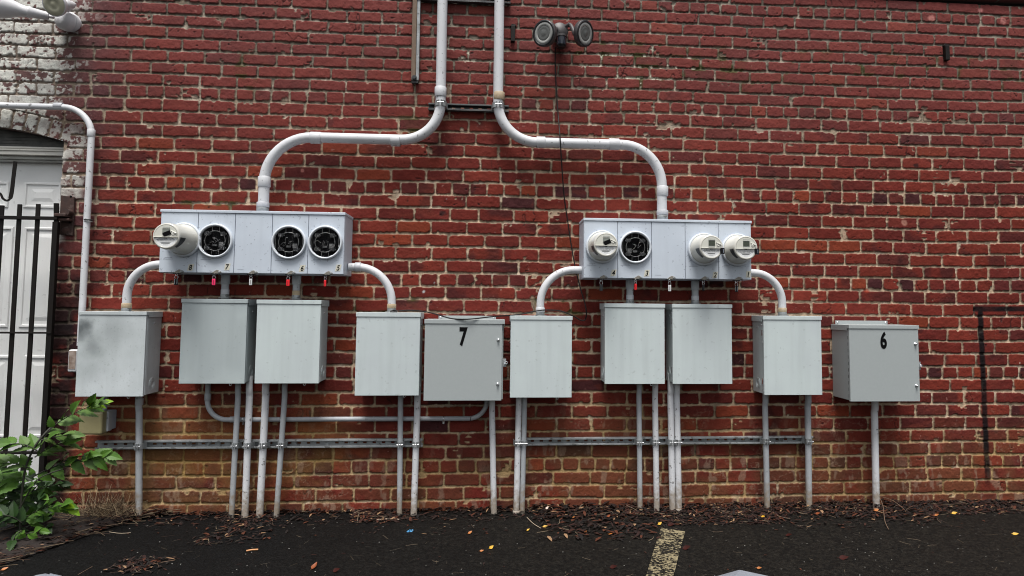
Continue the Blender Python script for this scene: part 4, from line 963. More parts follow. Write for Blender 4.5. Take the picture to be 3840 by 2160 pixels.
b2 = gbox('second grey box from the left, darker, with a pale patch along its bottom', 0, 1832, 1797, 0, 2487, 2462, 150, 963, D1, 110, BOXB, knock=1, ringx=(0, 2, 2318, 970))
b3 = gbox('third grey box from the left, under the short conduit with a tan joint', 1, 2, -5, 1, 655, 628, 160, 961, D1, 120, BOXA, knock=1, ringx=(1, 2, 488, 970))
b4 = gbox('fourth grey box from the left, beside the box with the large black 7', 1, 1008, 996, 1, 1650, 1639, 290, 1083, D1, 247, BOXA, knock=1, ringx=(1, 2, 1493, 1090))
b5 = gbox('darker grey box with a large black number 7 and a latch on its right', 1, 1700, 1686, 1, 2478, 2467, 360, 1134, .205, 318, BOXD, latch=True, digit=('7', 1, 2088, 490, .102), bracket=(1, 1838, 2415, 277), extra=.0115, group='darker numbered boxes')
b6 = gbox('plain grey box with no lock, right of the box with the large black 7', 1, 2563, 2556, 2, 606, 597, 320, 1103, D1, 282, BOXA, hinge=2, ringx=(2, 2, 455, 1110))
b7 = gbox('left one of the two tall twin boxes under the right meter box', 2, 932, 936, 2, 1533, 1539, 197, 966, D1, 157, BOXA, hinge=2, knock=-1, ringx=(2, 2, 1403, 975))
b8 = gbox('right one of the two tall twin boxes under the right meter box, streaked', 2, 1613, 1621, 2, 2206, 2221, 200, 966, D1, 163, BOXA, hinge=2, knock=-1)
b9 = gbox('ninth grey box, speckled pale, next to the box with the large black 6', 2, 2531, 2540, 3, 528, 553, 320, 1077, D1, 283, BOXA, hinge=2, knock=-1)
b10 = gbox('rightmost darker grey box with a large black number 6 and a latch', 3, 812, 836, 3, 1507, 1535, 410, 1142, .205, 374, BOXD, hinge=0, latch=True, digit=('6', 3, 1162, 525, .098), bracket=(3, 677, 1200, 327), group='darker numbered boxes')
# piano hinge of the box numbered 6
x0, x1, z0, z1, t = b10
mb = MB(); zz = z0+.02
mb.box(x0+.0018, x0+.0038, -.198, -.180, z0+.01, z1-.01)
mb.build('hinge_leaf', BOXD, t)
mb = MB()
while zz < z1-.03:
    mb.box(x0+.0008, x0+.0022, -.1885, -.1855, zz, zz+.019); zz += .036
mb.build('hinge_gap', BLK, t)

# ------------------------------------------------------------------ meter boxes
DM = .20
def meter_bank(label, cs, yt, yb, divs, rings, stk, hasps, capy, dividersfull=True):
    (c0, xt0, xb0), (c1, xt1, xb1) = cs
    a = T(c0, 1, xt0, yt[0], DM); b = T(c0, 1, xb0, yb[0], DM); e = T(c1, 1, xt1, yt[1], DM); f = T(c1, 1, xb1, yb[1], DM)
    x0 = (a.x+b.x)/2; x1 = (e.x+f.x)/2; z0 = (b.z+f.z)/2; z1 = (a.z+e.z)/2
    t = empty('meter_box', ((x0+x1)/2, -.1, z0), label, 'meter box', 'long meter boxes')
    mb = MB(); mb.box(x0, x1, -DM+.012, -.006, z0, z1); mb.build('cabinet', GREYM, t, .002)
    ct = .015
    mb = MB(); mb.box(x0-.003, x1+.003, -DM-.005, -.006, z1+.0005, z1+ct)
    mb.build('rain_cap', GREYM, t, .002)
    ds = [x0]+[(T(c, 1, xa_, yt[0]+10, DM).x+T(c, 1, xb_, yb[0]-10, DM).x)/2 for c, xa_, xb_ in divs]+[x1]
    rr = []
    for i in range(5):
        mb = MB(); mb.box(ds[i]+.0012, ds[i+1]-.0012, -DM, -DM+.011, z0+.002, z1-.001)
        pn = mb.build('cover_panel', GREYM, t, .0018)
        if i < 4:
            mb = MB(); mb.box(ds[i+1]-.0011, ds[i+1]+.0011, -DM+.004, -DM+.0118, z0+.002, z1-.001); mb.build('panel_seam', DIV, t)
        # faint printed notice
        mb = MB(); q = ds[i]+.020
        rx = random.Random(i*3+int(x0*100))
        if i != 2:
            for k, (w_, off_) in enumerate(((.036, .008), (.050, .0))):
                zz = z0+.078-k*.008; x = q+off_
                while x < q+off_+w_:
                    l = rx.uniform(.002, .006); mb.box(x, x+l, -DM-.0006, -DM-.0002, zz, zz+.0035); x += l+.0012
        else:
            x = q
            while x < q+.030: l = rx.uniform(.002, .005); mb.box(x, x+l, -DM-.0006, -DM-.0002, z0+.020, z0+.0225); x += l+.001
        mb.build('faint_notice', INKF, t)
    for (c, x, y, kind) in rings:
        q = T(c, 1, x, y, DM); rad = .0895
        mb = MB(); mb.lathe((q.x, -DM+.001, q.z), (0, -1, 0), [(0, rad), (.010, rad+.0015), (.017, rad), (.020, rad-.004), (.019, rad-.009), (.012, rad-.0115), (.002, rad-.012)], 56)
        rg = mb.build('socket_ring', RINGM, t)
        if kind == 'open':
            mb = MB(); mb.lathe((q.x, -DM-.001, q.z), (0, -1, 0), [(0, rad-.0115), (.0005, .0001)], 48); mb.build('socket_back', SOCK, t)
            rx = random.Random(int(x))
            mb = MB(); mb.ring((q.x, -DM-.010, q.z), (0, 1, 0), .052, .0018, 48, 6)
            for s_ in (-1, 1):
                mb.tube([Vector((q.x+s_*(.066+.004*math.cos(k_)), -DM-.006, q.z+.045*k_/1.2)) for k_ in np.linspace(-1.2, 1.2, 9)], .0014, 6)
            for a_ in (-.018, .018):
                mb.box(q.x+a_-.0008, q.x+a_+.0008, -DM-.004, -DM-.002, q.z+.053, q.z+.076); mb.box(q.x+a_-.0008, q.x+a_+.0008, -DM-.004, -DM-.002, q.z-.076, q.z-.053)
            mb.build('guard_ring', SOCKM, t)
            mb = MB()
            for sx_, sz_ in ((-1, 1), (1, 1), (-1, -1), (1, -1)):
                cx_, cz_ = q.x+sx_*.040, q.z+sz_*.037
                for k in range(3): mb.box(cx_-.012+k*.008, cx_-.007+k*.008, -DM-.016, -DM-.004, cz_-.010, cz_+.010)
                mb.box(cx_-.016, cx_+.016, -DM-.008, -DM-.003, cz_-.004, cz_+.004)
            mb.build('jaw', SOCKP, t)
            mb = MB(); s_ = -1 if x > 1100 and c == 2 else 1; cx_, cz_ = q.x+s_*.034, q.z-.020
            mb.box(cx_-.011, cx_+.011, -DM-.018, -DM-.004, cz_-.012, cz_+.012); mb.box(q.x-.012, q.x+.010, -DM-.009, -DM-.003, q.z-.028, q.z-.018)
            mb.build('terminal_block', mat('terminal_grey', (.16,.16,.165), .5, var=.6, vs=120, c2=(.03,.03,.03)), t)
            mb = MB()
            for k in range(4):
                p0 = Vector((q.x+rx.uniform(-.022, .02), -DM-.012, q.z+rx.uniform(-.024, .0))); p1 = p0+Vector((rx.uniform(-.02, .02), -.004, rx.uniform(.01, .03))); p2 = p1+Vector((rx.uniform(-.02, .02), .002, rx.uniform(-.018, .016)))
                mb.tube(catmull([p0, p1, p2], 5), .0012, 6)
            mb.build('loose_wire', SOCKM, t)
            gm = bpy.data.materials.get('socket_glass')
            if gm is None:
                gm, gn, gp = new_mat('socket_glass'); gp.inputs['Transmission Weight'].default_value = 1; gp.inputs['Roughness'].default_value = .03; gp.inputs['IOR'].default_value = 1.06; gp.inputs['Base Color'].default_value = (.85, .86, .86, 1)
            mb = MB(); mb.lathe((q.x, -DM-.0185, q.z), (0, -1, 0), [(0, rad-.012), (.0005, rad-.03), (.001, .0001)], 48); mb.build('cover_glass', gm, t)
        rr.append((q, kind))
    for (ch, c, x, y) in stk:
        q = T(c, 1, x, y, DM); mb = MB(); w_, h_, sh = .0135, .0185, .0035
        rx = random.Random(ord(ch)); sh += rx.uniform(-.001, .001)
        mb.prism([(q.x-w_-sh, q.z-h_), (q.x+w_-sh, q.z-h_+.002), (q.x+w_+sh, q.z+h_), (q.x-w_+sh, q.z+h_-.001)], -DM-.0008, -DM-.0001)
        st = mb.build('number_sticker', STK, t); WL[st.name] = WL[t.name]
        mb = MB(); add_text(mb, ch, q.x, -DM-.0014, q.z, .0285, .024, .84, .22); mb.build('digit', BLK, st)
        st_ = st
    for (c, x, y) in hasps:
        q = T(c, 1, x, y, DM); zq = z0+.006
        mb = MB(); mb.prism([(q.x-.024, zq-.006), (q.x-.006, zq-.008), (q.x+.020, zq-.008), (q.x+.026, zq+.000), (q.x+.018, zq+.008), (q.x+.002, zq+.012), (q.x-.010, zq+.005)], -DM-.006, -DM-.0005)
        hs_ = mb.build('hasp', HASP, t, .0012)
        mb = MB(); mb.lathe((q.x+.016, -DM-.006, zq+.0005), (0, -1, 0), [(0, .0068), (.003, .0065), (.004, .003), (.0035, .001)], 14); mb.build('hasp_screw', GALV, hs_)
        mb = MB(); mb.box(q.x-.026, q.x+.006, -DM-.012, -DM+.03, z0-.006, z0-.003); mb.build('hasp_tongue', BLK, hs_)
    return t, x0, x1, z0, z1
ringsL = [(0, 1852, 965, 'meter8'), (0, 2172, 975, 'open'), (1, 335, 990, 'open'), (1, 700, 992, 'open')]
hL = [(0, 1800, 1285), (0, 2180, 1285), (0, 2545, 1290), (1, 350, 1300), (1, 725, 1300)]
mbL = meter_bank('left meter box numbered 8 to 5 with one meter and three open sockets', ((0, 1625, 1592), (1, 895, 880)), (684, 718), (1292, 1316),
                 [(0, 1998, 1975), (0, 2372, 2350), (1, 168, 150), (1, 531, 518)], ringsL, [('8', 0, 1918, 1242), ('7', 0, 2288, 1237), ('6', 1, 465, 1251), ('5', 1, 828, 1247)], hL, 0)
ringsR = [(2, 905, 1035, 'meter'), (2, 1238, 1040, 'open'), (2, 1927, 1060, 'meter'), (2, 2262, 1066, 'meter')]
hR = [(2, 915, 1335), (2, 1265, 1340), (2, 1600, 1350), (2, 1935, 1352), (2, 2275, 1358)]
mbR = meter_bank('right meter box numbered 4 to 1 with three meters and one open socket', ((2, 722, 722), (2, 2405, 2412)), (770, 802), (1346, 1372),
                 [(2, 1062, 1066), (2, 1402, 1408), (2, 1742, 1745), (2, 2074, 2082)], ringsR, [('4', 2, 1022, 1296), ('3', 2, 1357, 1300), ('2', 2, 2043, 1318), ('1', 2, 2378, 1312)], hR, 0)

def meter(label, c, x, y, h, tape, tag_, deep=False):
    q = T(c, 1, x, y, DM); o = Vector((q.x, -DM-.012, q.z)); ax = Vector((0, -1, 0))
    t = empty('electric_meter', o, label, 'electric meter', 'electric meters plugged into the meter boxes')
    rf = .0625; h = h-.012
    mb = MB()
    prof = [(0, .0805), (.006, .0805), (.010, .078), (.020, .0765), (.026, .0730)]
    if deep: prof += [(.060, .0725), (.064, .0700)]
    prof += [(h*.70, .0695), (h-.012, .0655), (h-.004, rf+.002), (h, rf-.001), (h+.001, rf-.006), (h-.002, rf-.009)]
    mb.lathe(o, ax, prof, 64); body = mb.build('meter_body', CREAM, t)
    f = o+ax*(h-.0022); y_ = f.y
    def poly_disc(z_lo, z_hi, r_, mat_, name, yy, xl=-1e9, xr=1e9, par=t):
        pts_ = []
        for k in range(72):
            a_ = 2*math.pi*k/72; px_ = max(xl, min(xr, r_*math.cos(a_))); pz_ = max(z_lo, min(z_hi, r_*math.sin(a_)))
            if not pts_ or abs(pts_[-1][0]-px_)+abs(pts_[-1][1]-pz_) > 1e-5: pts_.append((px_, pz_))
        m_ = MB(); m_.prism([(f.x+a_, f.z+b_) for a_, b_ in pts_], yy, y_+.001); return m_.build(name, mat_, par, .0008)
    rf2 = rf-.0085
    poly_disc(-1, -.006, rf2, MPLATE, 'label_plate', y_-.0012)
    poly_disc(-.0055, 1, rf2, MFACE, 'face_shell', y_-.004)
    # display window with sloping hood
    mb = MB(); mb.box(f.x-.017, f.x+.019, y_-.0048, y_-.003, f.z-.005, f.z+.046); mb.build('display_recess', mat('recess_grey', (.30,.31,.29), .5), t, .001)
    mb = MB(); mb.box(f.x-.0165, f.x+.0185, y_-.0058, y_-.0047, f.z+.008, f.z+.034); mb.build('display', mat('dull_display', (.20,.215,.19), .3) if tape else LCD, t)
    mb = MB(); mb.box(f.x-.017, f.x+.019, y_-.0075, y_-.0045, f.z+.037, f.z+.0395); mb.box(f.x-.016, f.x+.018, y_-.0065, y_-.0045, f.z-.002, f.z+.001); mb.build('display_hood', MFACE, t, .0006)
    mb = MB(); mb.box(f.x-.058, f.x+.058, y_-.009, y_+.004, f.z-.0075, f.z-.0045); mb.build('face_ledge', CREAM, t, .0012)
    # reset latch
    mb = MB(); k_ = .032
    mb.cyl((f.x+.026, y_-.004, f.z+.026), (f.x+.052, y_-.009, f.z+.013), .0035, n=8); mb.lathe((f.x+.036, y_-.003, f.z+.012), (0, -1, 0), [(0, .009), (.005, .008), (.006, .004), (.004, .002)], 14); mb.box(f.x+.024, f.x+.050, y_-.006, y_-.003, f.z-.003, f.z+.006)
    mb.build('reset_latch', CREAM, t, .0008)
    # printed lines
    mb = MB(); rx = random.Random(int(x)); rows_ = [(-.014, .038, .0022), (-.020, .044, .0030), (-.0255, .040, .0022)]
    for zz, w_, hh in rows_:
        x_ = -w_
        while x_ < w_:
            l = rx.uniform(.0015, .006); mb.box(f.x+x_, f.x+min(x_+l, w_), y_-.0020, y_-.0012, f.z+zz, f.z+zz+hh); x_ += l+rx.uniform(.001, .003)
    mb.box(f.x-.008, f.x+.006, y_-.0020, y_-.0012, f.z-.012, f.z-.009); mb.box(f.x-.021, f.x+.019, y_-.0020, y_-.0012, f.z-.037, f.z-.0335)
    mb.box(f.x-.028, f.x+.026, y_-.0020, y_-.0012, f.z-.0310, f.z-.0302); mb.box(f.x-.012, f.x+.010, y_-.0020, y_-.0012, f.z-.044, f.z-.0432)
    mb.build('printed_text', INK, t)
    # shade on the lower flank, painted as a dark strip
    sgn = -1 if q.x > 0 or False else 1
    mb = MB(); vs = []
    a0, a1 = (math.radians(184), math.radians(232)) if sgn < 0 else (math.radians(-52), math.radians(-4))
    for k in range(13):
        a_ = a0+(a1-a0)*k/12
        fr_ = (k/12) if sgn < 0 else 1-k/12
        for hh, rr_ in ((h-.008, .0672), (h-.008-.046*(1-fr_*.75), .0718)):
            vs.append(o+ax*hh+Vector((math.cos(a_), 0, math.sin(a_)))*rr_)
    mb.add(vs, [(2*k, 2*k+2, 2*k+3, 2*k+1) for k in range(12)]); mb.build('flank_shade', MDARK, t)
    if tape:
        mb = MB(); a_ = .42; c_, s_ = math.cos(a_), math.sin(a_)
        pp = [(-.019, -.0105), (.019, -.0105), (.019, .0105), (-.019, .0105)]; mb.prism([(f.x+.006+px_*c_-pz_*s_, f.z+.012+px_*s_+pz_*c_) for px_, pz_ in pp], y_-.0078, y_-.0062); mb.build('black_tape', BLK, t)
    if tag_:
        mb = MB(); mb.box(f.x+.047, f.x+.069, y_-.012, y_+.002, f.z-.036, f.z-.004); tg_ = mb.build('seal_tag', BTAG, t, .0012)
        mb = MB(); mb.box(f.x+.060, f.x+.0625, y_-.0126, y_-.0119, f.z-.030, f.z-.010); mb.build('tag_print', mat('tag_grey', (.25,.28,.34), .4), tg_)
meter('deep cream electric meter with black tape across its display, above number 8', 0, 1852, 965, .19, True, False, True)
meter('cream electric meter with black tape across its display, above number 4', 2, 905, 1035, .135, True, False)
meter('second electric meter from the right end, clear display, partly overlapped by its neighbour', 2, 1927, 1060, .135, False, True)
meter('rightmost electric meter, clear display and black seal overhanging the bricks', 2, 2262, 1066, .135, False, True)

# padlock seals under each hasp
def seal(label, c, x, y, zbox, m_, two=False, wide=.0085, ring_y=None):
    q = T(c, 1, x, y, DM); t = empty('lock_tag', (q.x, -DM-.006, q.z), label, 'lock tag', 'tags hanging under the meter boxes')
    h_ = .0165
    mb = MB(); mb.box(q.x-wide, q.x+wide, -DM-.010, -DM-.003, q.z-h_, q.z+h_)
    bo = mb.build('tag_body', m_, t, .0015)
    if two:
        mb = MB(); mb.box(q.x-wide+.0015, q.x-wide+.0045, -DM-.0108, -DM-.0098, q.z-h_+.004, q.z+h_-.003); mb.box(q.x+wide-.0045, q.x+wide-.0015, -DM-.0108, -DM-.0098, q.z-h_+.004, q.z+h_-.003); mb.build('tag_stripe', mat('stripe_grey', (.25,.28,.29), .4) if two == 1 else GALVD, bo)
    else:
        mb = MB(); mb.box(q.x-.0018, q.x+.0018, -DM-.0108, -DM-.0098, q.z-h_+.006, q.z+h_-.006); mb.build('tag_print', mat('print_dark', tuple(v*.35 for v in m_.node_tree.nodes['RGB'].outputs[0].default_value[:3]), .5), bo)
    zt_ = q.z+h_; za = zbox-.005
    mb = MB(); L_ = za-.010-zt_
    pts_ = [Vector((q.x-wide*.55, -DM-.006, zt_)), Vector((q.x-wide*.95, -DM-.006, zt_+L_*.5)), Vector((q.x-wide*.4, -DM-.006, zt_+L_*.95)), Vector((q.x+wide*.4, -DM-.006, zt_+L_*.95)), Vector((q.x+wide*.95, -DM-.006, zt_+L_*.5)), Vector((q.x+wide*.55, -DM-.006, zt_))]
    mb.tube(catmull(pts_, 5), .0010, 6); mb.ring((q.x, -DM-.006, za-.004), (.3, 1, 0), .0062, .0013, 16, 6); mb.build('shackle', CHROME, t)
zL = mbL[3]; zR = mbR[3]
seal('small black tag under number 8 on the left meter box', 0, 1778, 1387, zL, BTAG, 1, .0095)
seal('bright pink tag under number 7 on the left meter box', 0, 2156, 1389, zL, PINK)
seal('small white tag under the blank middle panel of the left meter box', 0, 2527, 1389, zL, WTAG, wide=.0075)
seal('wide red tag under number 6 on the left meter box', 1, 326, 1397, zL, RED)
seal('narrow red tag under number 5 on the left meter box', 1, 698, 1402, zL, RED, wide=.006)
seal('dark grey tag under number 4 on the right meter box, hard to see', 2, 895, 1447, zR, GALVD, 2)
seal('red tag under number 3 on the right meter box', 2, 1241, 1438, zR, RED, wide=.006)
seal('small white tag under the blank middle panel of the right meter box', 2, 1583, 1452, zR, WTAG, wide=.0080)
seal('thin black tag second from the right under the right meter box', 2, 1922, 1447, zR, BTAG, 2, .006)
seal('rightmost of all hanging tags, black with two pale stripes', 2, 2254, 1460, zR, BTAG, 1, .0085)

# ------------------------------------------------------------------ outlet box with yellowed cover
t = empty('outlet_box', P(350, 1600, .03), 'grey wall outlet box with a yellowed see-through cover swung out, behind the leaves', 'outlet box')
a_ = P(388, 1540, .05); b_ = P(417, 1618, .05)
mb = MB(); mb.box(a_.x-.045, b_.x, -.055, -.005, b_.z+.01, a_.z); mb.build('box_body', mat('outlet_grey', (.33,.37,.42), .5, var=.4, vs=20), t, .004)
a_ = P(298, 1545, .12); b_ = P(382, 1630, .12)
mb = MB(); mb.box(a_.x, b_.x, -.125, -.06, b_.z, a_.z); mb.build('cover', COVB, t, .010, 3)
mb = MB(); mb.box(b_.x-.006, b_.x+.010, -.085, -.05, b_.z+.010, a_.z-.004); mb.cyl((P(392, 1500, .04).x, -.035, a_.z), (P(392, 1500, .04).x, -.035, a_.z+.07), .012, n=14); mb.build('hinge_side', PVC2, t, .003)

# ------------------------------------------------------------------ small wall anchors
def anchor(label, u0, v0, u1, v1):
    a_ = P(u0, v0, .02); b_ = P(u1, v1, .02); mb = MB(); mb.box(a_.x, b_.x, -.032, .01, b_.z, a_.z); mb.prism([(a_.x-.004, a_.z), (b_.x+.006, a_.z), (b_.x+.003, a_.z+.012), (a_.x+.006, a_.z+.016)], -.020, .01)
    tag(mb.build('wall_anchor', BLACKI, None, .002), label, 'wall bracket', 'small black brackets in the brickwork')
anchor('small black iron bracket in the bricks left of the dark twin floodlight', 1916, 98, 1931, 157)
anchor('small black iron bracket set high in the bricks at the upper right', 3541, 172, 3558, 227)

# ------------------------------------------------------------------ twin floodlight in the middle
def ZP(x, y, d): return P(1960+x*.12422, 40+y*.12422, d)
t = empty('twin_floodlight', ZP(1150, 600, .05), 'dark bronze twin-head floodlight with motion sensor above the hanging cable', 'floodlight')
q = ZP(1110, 640, .03); mb = MB(); mb.lathe((q.x, 0, q.z), (0, -1, 0), [(0, .050), (.045, .050), (.052, .046), (.054, .0001)], 32); mb.build('back_plate', FLBR, t)
mb = MB(); q2 = ZP(1110, 670, .056); mb.lathe((q2.x, -.0545, q2.z), (0, -1, 0), [(0, .004), (.001, .0001)], 12); mb.build('plate_screw', BLK, t)
def head(c, axis, R_, label, arm):
    c = Vector(c); ax = Vector(axis).normalized()
    mb = MB(); mb.lathe(c, ax, [(-.060, .020), (-.050, .024), (-.038, R_*.72), (-.024, R_*.98), (.0, R_), (.004, R_-.001), (.004, R_-.004), (-.002, R_-.005)], 48, cap0=True); hd = mb.build('lamp_head', FLBR, t)
    mb = MB(); mb.lathe(c, ax, [(-.003, R_-.003), (.0048, R_-.0035), (.0048, R_-.013), (.002, R_-.014)], 48); mb.build('black_gasket', FLBK, hd)
    mb = MB(); mb.lathe(c, ax, [(.0015, R_-.013), (.0035, R_-.014), (.0035, R_*.56), (.0015, R_*.55)], 48); mb.build('reflector_ring', FLRG, hd)
    mb = MB(); mb.lathe(c, ax, [(.002, R_*.56), (.005, R_*.42), (.0035, R_*.36), (.006, R_*.22), (.0065, .0001)], 40); mb.build('lens', FLLN, hd)
    mb = MB(); mb.tube(catmull([c-ax*.058, c-ax*.075]+arm, 6), .012, 14); mb.ring(arm[-2], (arm[-1]-arm[-2]), .013, .004, 18, 8); mb.build('knuckle', FLBR, hd)
cL = ZP(640, 680, .17); cRt = ZP(1880, 690, .17)
cam_dir = lambda p: (CAM-p).normalized()
head(cL, (-.62, -.80, -.16), .0740, '', [ZP(1000, 560, .05), ZP(1060, 600, .03)])
head(cRt, (.62, -.66, -.20), .0730, '', [ZP(1430, 430, .06), ZP(1200, 560, .035)])
q = ZP(1150, 900, .075); mb = MB(); zt_ = ZP(1150, 735, .075).z; zb_ = ZP(1150, 1130, .075).z
mb.cyl((q.x+.004, -.075, zt_-.012), (q.x+.004, -.075, zt_), .030, n=28); mb.build('sensor_hood', FLBR, t, .002)
mb = MB(); mb.cyl((q.x+.004, -.075, zb_+.018), (q.x+.004, -.075, zt_-.012), .0265, n=28); mb.build('sensor_window', mat('sensor_window_dark', (.02,.024,.034), .12), t)
mb = MB(); mb.lathe((q.x+.004, -.075, zb_+.018), (0, 0, -1), [(0, .029), (.010, .028), (.017, .020), (.018, .0001)], 28); mb.box(q.x-.02, q.x+.02, -.05, -.005, zb_+.03, zt_); mb.build('sensor_base', FLBK, t)

# white twin floodlight at the top left
t = empty('white_floodlight', P(262, 85, .03), 'weathered white twin floodlight on the flaking wall at the top left', 'floodlight')
def WP(x, y, d): return P(x*.12422, y*.12422, d)
q = WP(2080, 640, .03); mb = MB(); ax = Vector((-.35, -.9, .12)); c0 = Vector((q.x, -.0, q.z)); mb.lathe(c0, (0, -1, 0), [(0, .052), (.035, .052), (.038, .048)], 32, cap1=True); mb.build('back_box', WLMP, t)
q = WP(1790, 560, .09); mb = MB(); mb.lathe(Vector((q.x+.02, -.035, q.z)), Vector((-.35, -.9, .05)), [(0, .050), (.030, .052), (.034, .050), (.050, .045), (.060, .030), (.064, .0001)], 36); mb.build('cover_dome', WLMP, t)
def par(c, axis, R_, L_, armto):
    c = Vector(c); ax = Vector(axis).normalized()
    mb = MB(); mb.lathe(c, ax, [(-L_, .020), (-L_*.62, .028), (-L_*.60, .031), (-L_*.55, .031), (-L_*.53, .027), (-L_*.35, .036), (-.02, R_*.92), (0, R_), (.004, R_), (.004, R_-.004)], 40, cap0=True); hd = mb.build('lamp_shade', WLMP, t)
    mb = MB(); mb.lathe(c, ax, [(.002, R_-.003), (.008, R_*.75), (.010, R_*.45), (.006, R_*.38), (.012, R_*.15), (.0125, .0001)], 36); mb.build('bulb_glass', WLEN, hd)
    mb = MB(); mb.tube(catmull([c-ax*L_*.98, c-ax*(L_+.02), Vector(armto)], 5), .009, 12); mb.build('swivel_arm', WLMP, hd)
par(WP(1640, 130, .20), (-.1, -.93, -.42), .0620, .13, WP(1850, 480, .08))
par(WP(60, 200, .20), (-.93, -.38, .05), .0600, .20, WP(1480, 480, .08))

# ------------------------------------------------------------------ cable
cab = [(2083, 175, .06), (2082, 230, .03), (2086, 330, .02), (2093, 430, .04), (2099, 500, .12), (2102, 545, .126), (2108, 640, .10), (2116, 740, .07), (2129, 830, .05), (2144, 931, .06), (2158, 1006, .08), (2176, 1080, .10), (2193, 1136, .11), (2199, 1172, .11),
       (2196, 1196, .10), (2186, 1202, .10), (2172, 1198, .10), (2150, 1185, .10), (2106, 1167, .10), (2070, 1163, .11), (2035, 1163, .13), (2000, 1168, .13), (1960, 1177, .12), (1920, 1182, .12), (1850, 1187, .18), (1780, 1195, .215), (1740, 1197, .215), (1690, 1194, .20), (1631, 1177, .16), (1590, 1168, .14), (1556, 1164, .12), (1520, 1164, .12), (1495, 1165, .12)]
mb = MB(); mb.tube(catmull([P(*c_) for c_ in cab], 5), .0036, 8)
tag(mb.build('hanging_cable', CABLE), 'thin black cable hanging from the dark floodlight, looping behind the boxes', 'cable')
mb = MB(); q = P(1490, 1166, .12); mb.tube(catmull([q, q+Vector((-.02, 0, .004)), q+Vector((-.035, -.01, -.006)), q+Vector((-.02, -.015, -.008)), q+Vector((.0, -.01, -.004))], 4), .0045, 8)
tag(mb.build('cable_coil', CABLE), 'small black knot of cable end on top of the fourth grey box', 'cable')

# ------------------------------------------------------------------ leafy shrub
def leaf(mb, base, dirv, nrm, L_, W_, fold=.25, droop=.2):
    d = Vector(dirv).normalized(); n = Vector(nrm); n = (n-d*n.dot(d)).normalized(); s = d.cross(n)
    k = 13; le = []; ri = []; mi = []
    for i in range(k+1):
        t = i/k; w_ = W_*math.sin(math.pi*t**.72)**.85*(1-.30*t)*1.1 if 0 < t < 1 else 0
        w_ *= 1+(.12 if i % 2 else -.09)
        c = Vector(base)+d*L_*t-n*L_*droop*t*t
        mi.append(c); le.append(c+s*w_+n*w_*fold); ri.append(c-s*w_+n*w_*fold)
    vs = mi+le+ri; m_ = k+1
    fs = [(i, i+1, m_+i+1, m_+i) for i in range(k)]+[(i+1, i, 2*m_+i, 2*m_+i+1) for i in range(k)]
    mb.add(vs, fs, False)
sh = empty('leafy_shrub', P(60, 2000, .3), 'leafy green elm shrub growing in the bottom left corner in front of the door', 'shrub')
LM = [MB() for _ in LEAFS]; ST = MB(); RL = random.Random(21)
def frond(pts, n, size, mats=(0, 1), side_drop=0., flat=.0, endleaf=True):
    P3 = catmull([P(*p) for p in pts], 10); ST.tube(P3, .002, 6, rs=[.0032*(1-.6*i/len(P3)) for i in range(len(P3))])
    m_ = len(P3)
    for i in range(n):
        f_ = .12+.86*i/max(1, n-1); k_ = min(m_-2, int(f_*(m_-1))); b_ = P3[k_]; tg = (P3[k_+1]-P3[k_]).normalized()
        sd = 1 if i % 2 else -1
        sid = Vector((-tg.z, 0, tg.x))*sd
        dr_ = tg*.85+sid*(.75-.45*flat)+Vector((0, (RL.uniform(-.5, .1) if not flat else (-.7 if sd > 0 else .5)), -side_drop+RL.uniform(-.15, .15)))
        nr = Vector((RL.uniform(-.35, .35), -.75+.45*flat, .6+.35*flat+RL.uniform(-.3, .3)))
        size_ = size*RL.uniform(.75, 1.35); leaf(LM[RL.choice(mats)], b_, dr_, nr, size_, size_*.29*RL.uniform(.85, 1.1), RL.uniform(.1, .3), RL.uniform(.05, .35))
    if endleaf:
        tg = (P3[-1]-P3[-2]).normalized(); leaf(LM[mats[0]], P3[-1], tg+Vector((0, -.2, -side_drop)), (0, -.8, .6), size*1.05, size*.3)
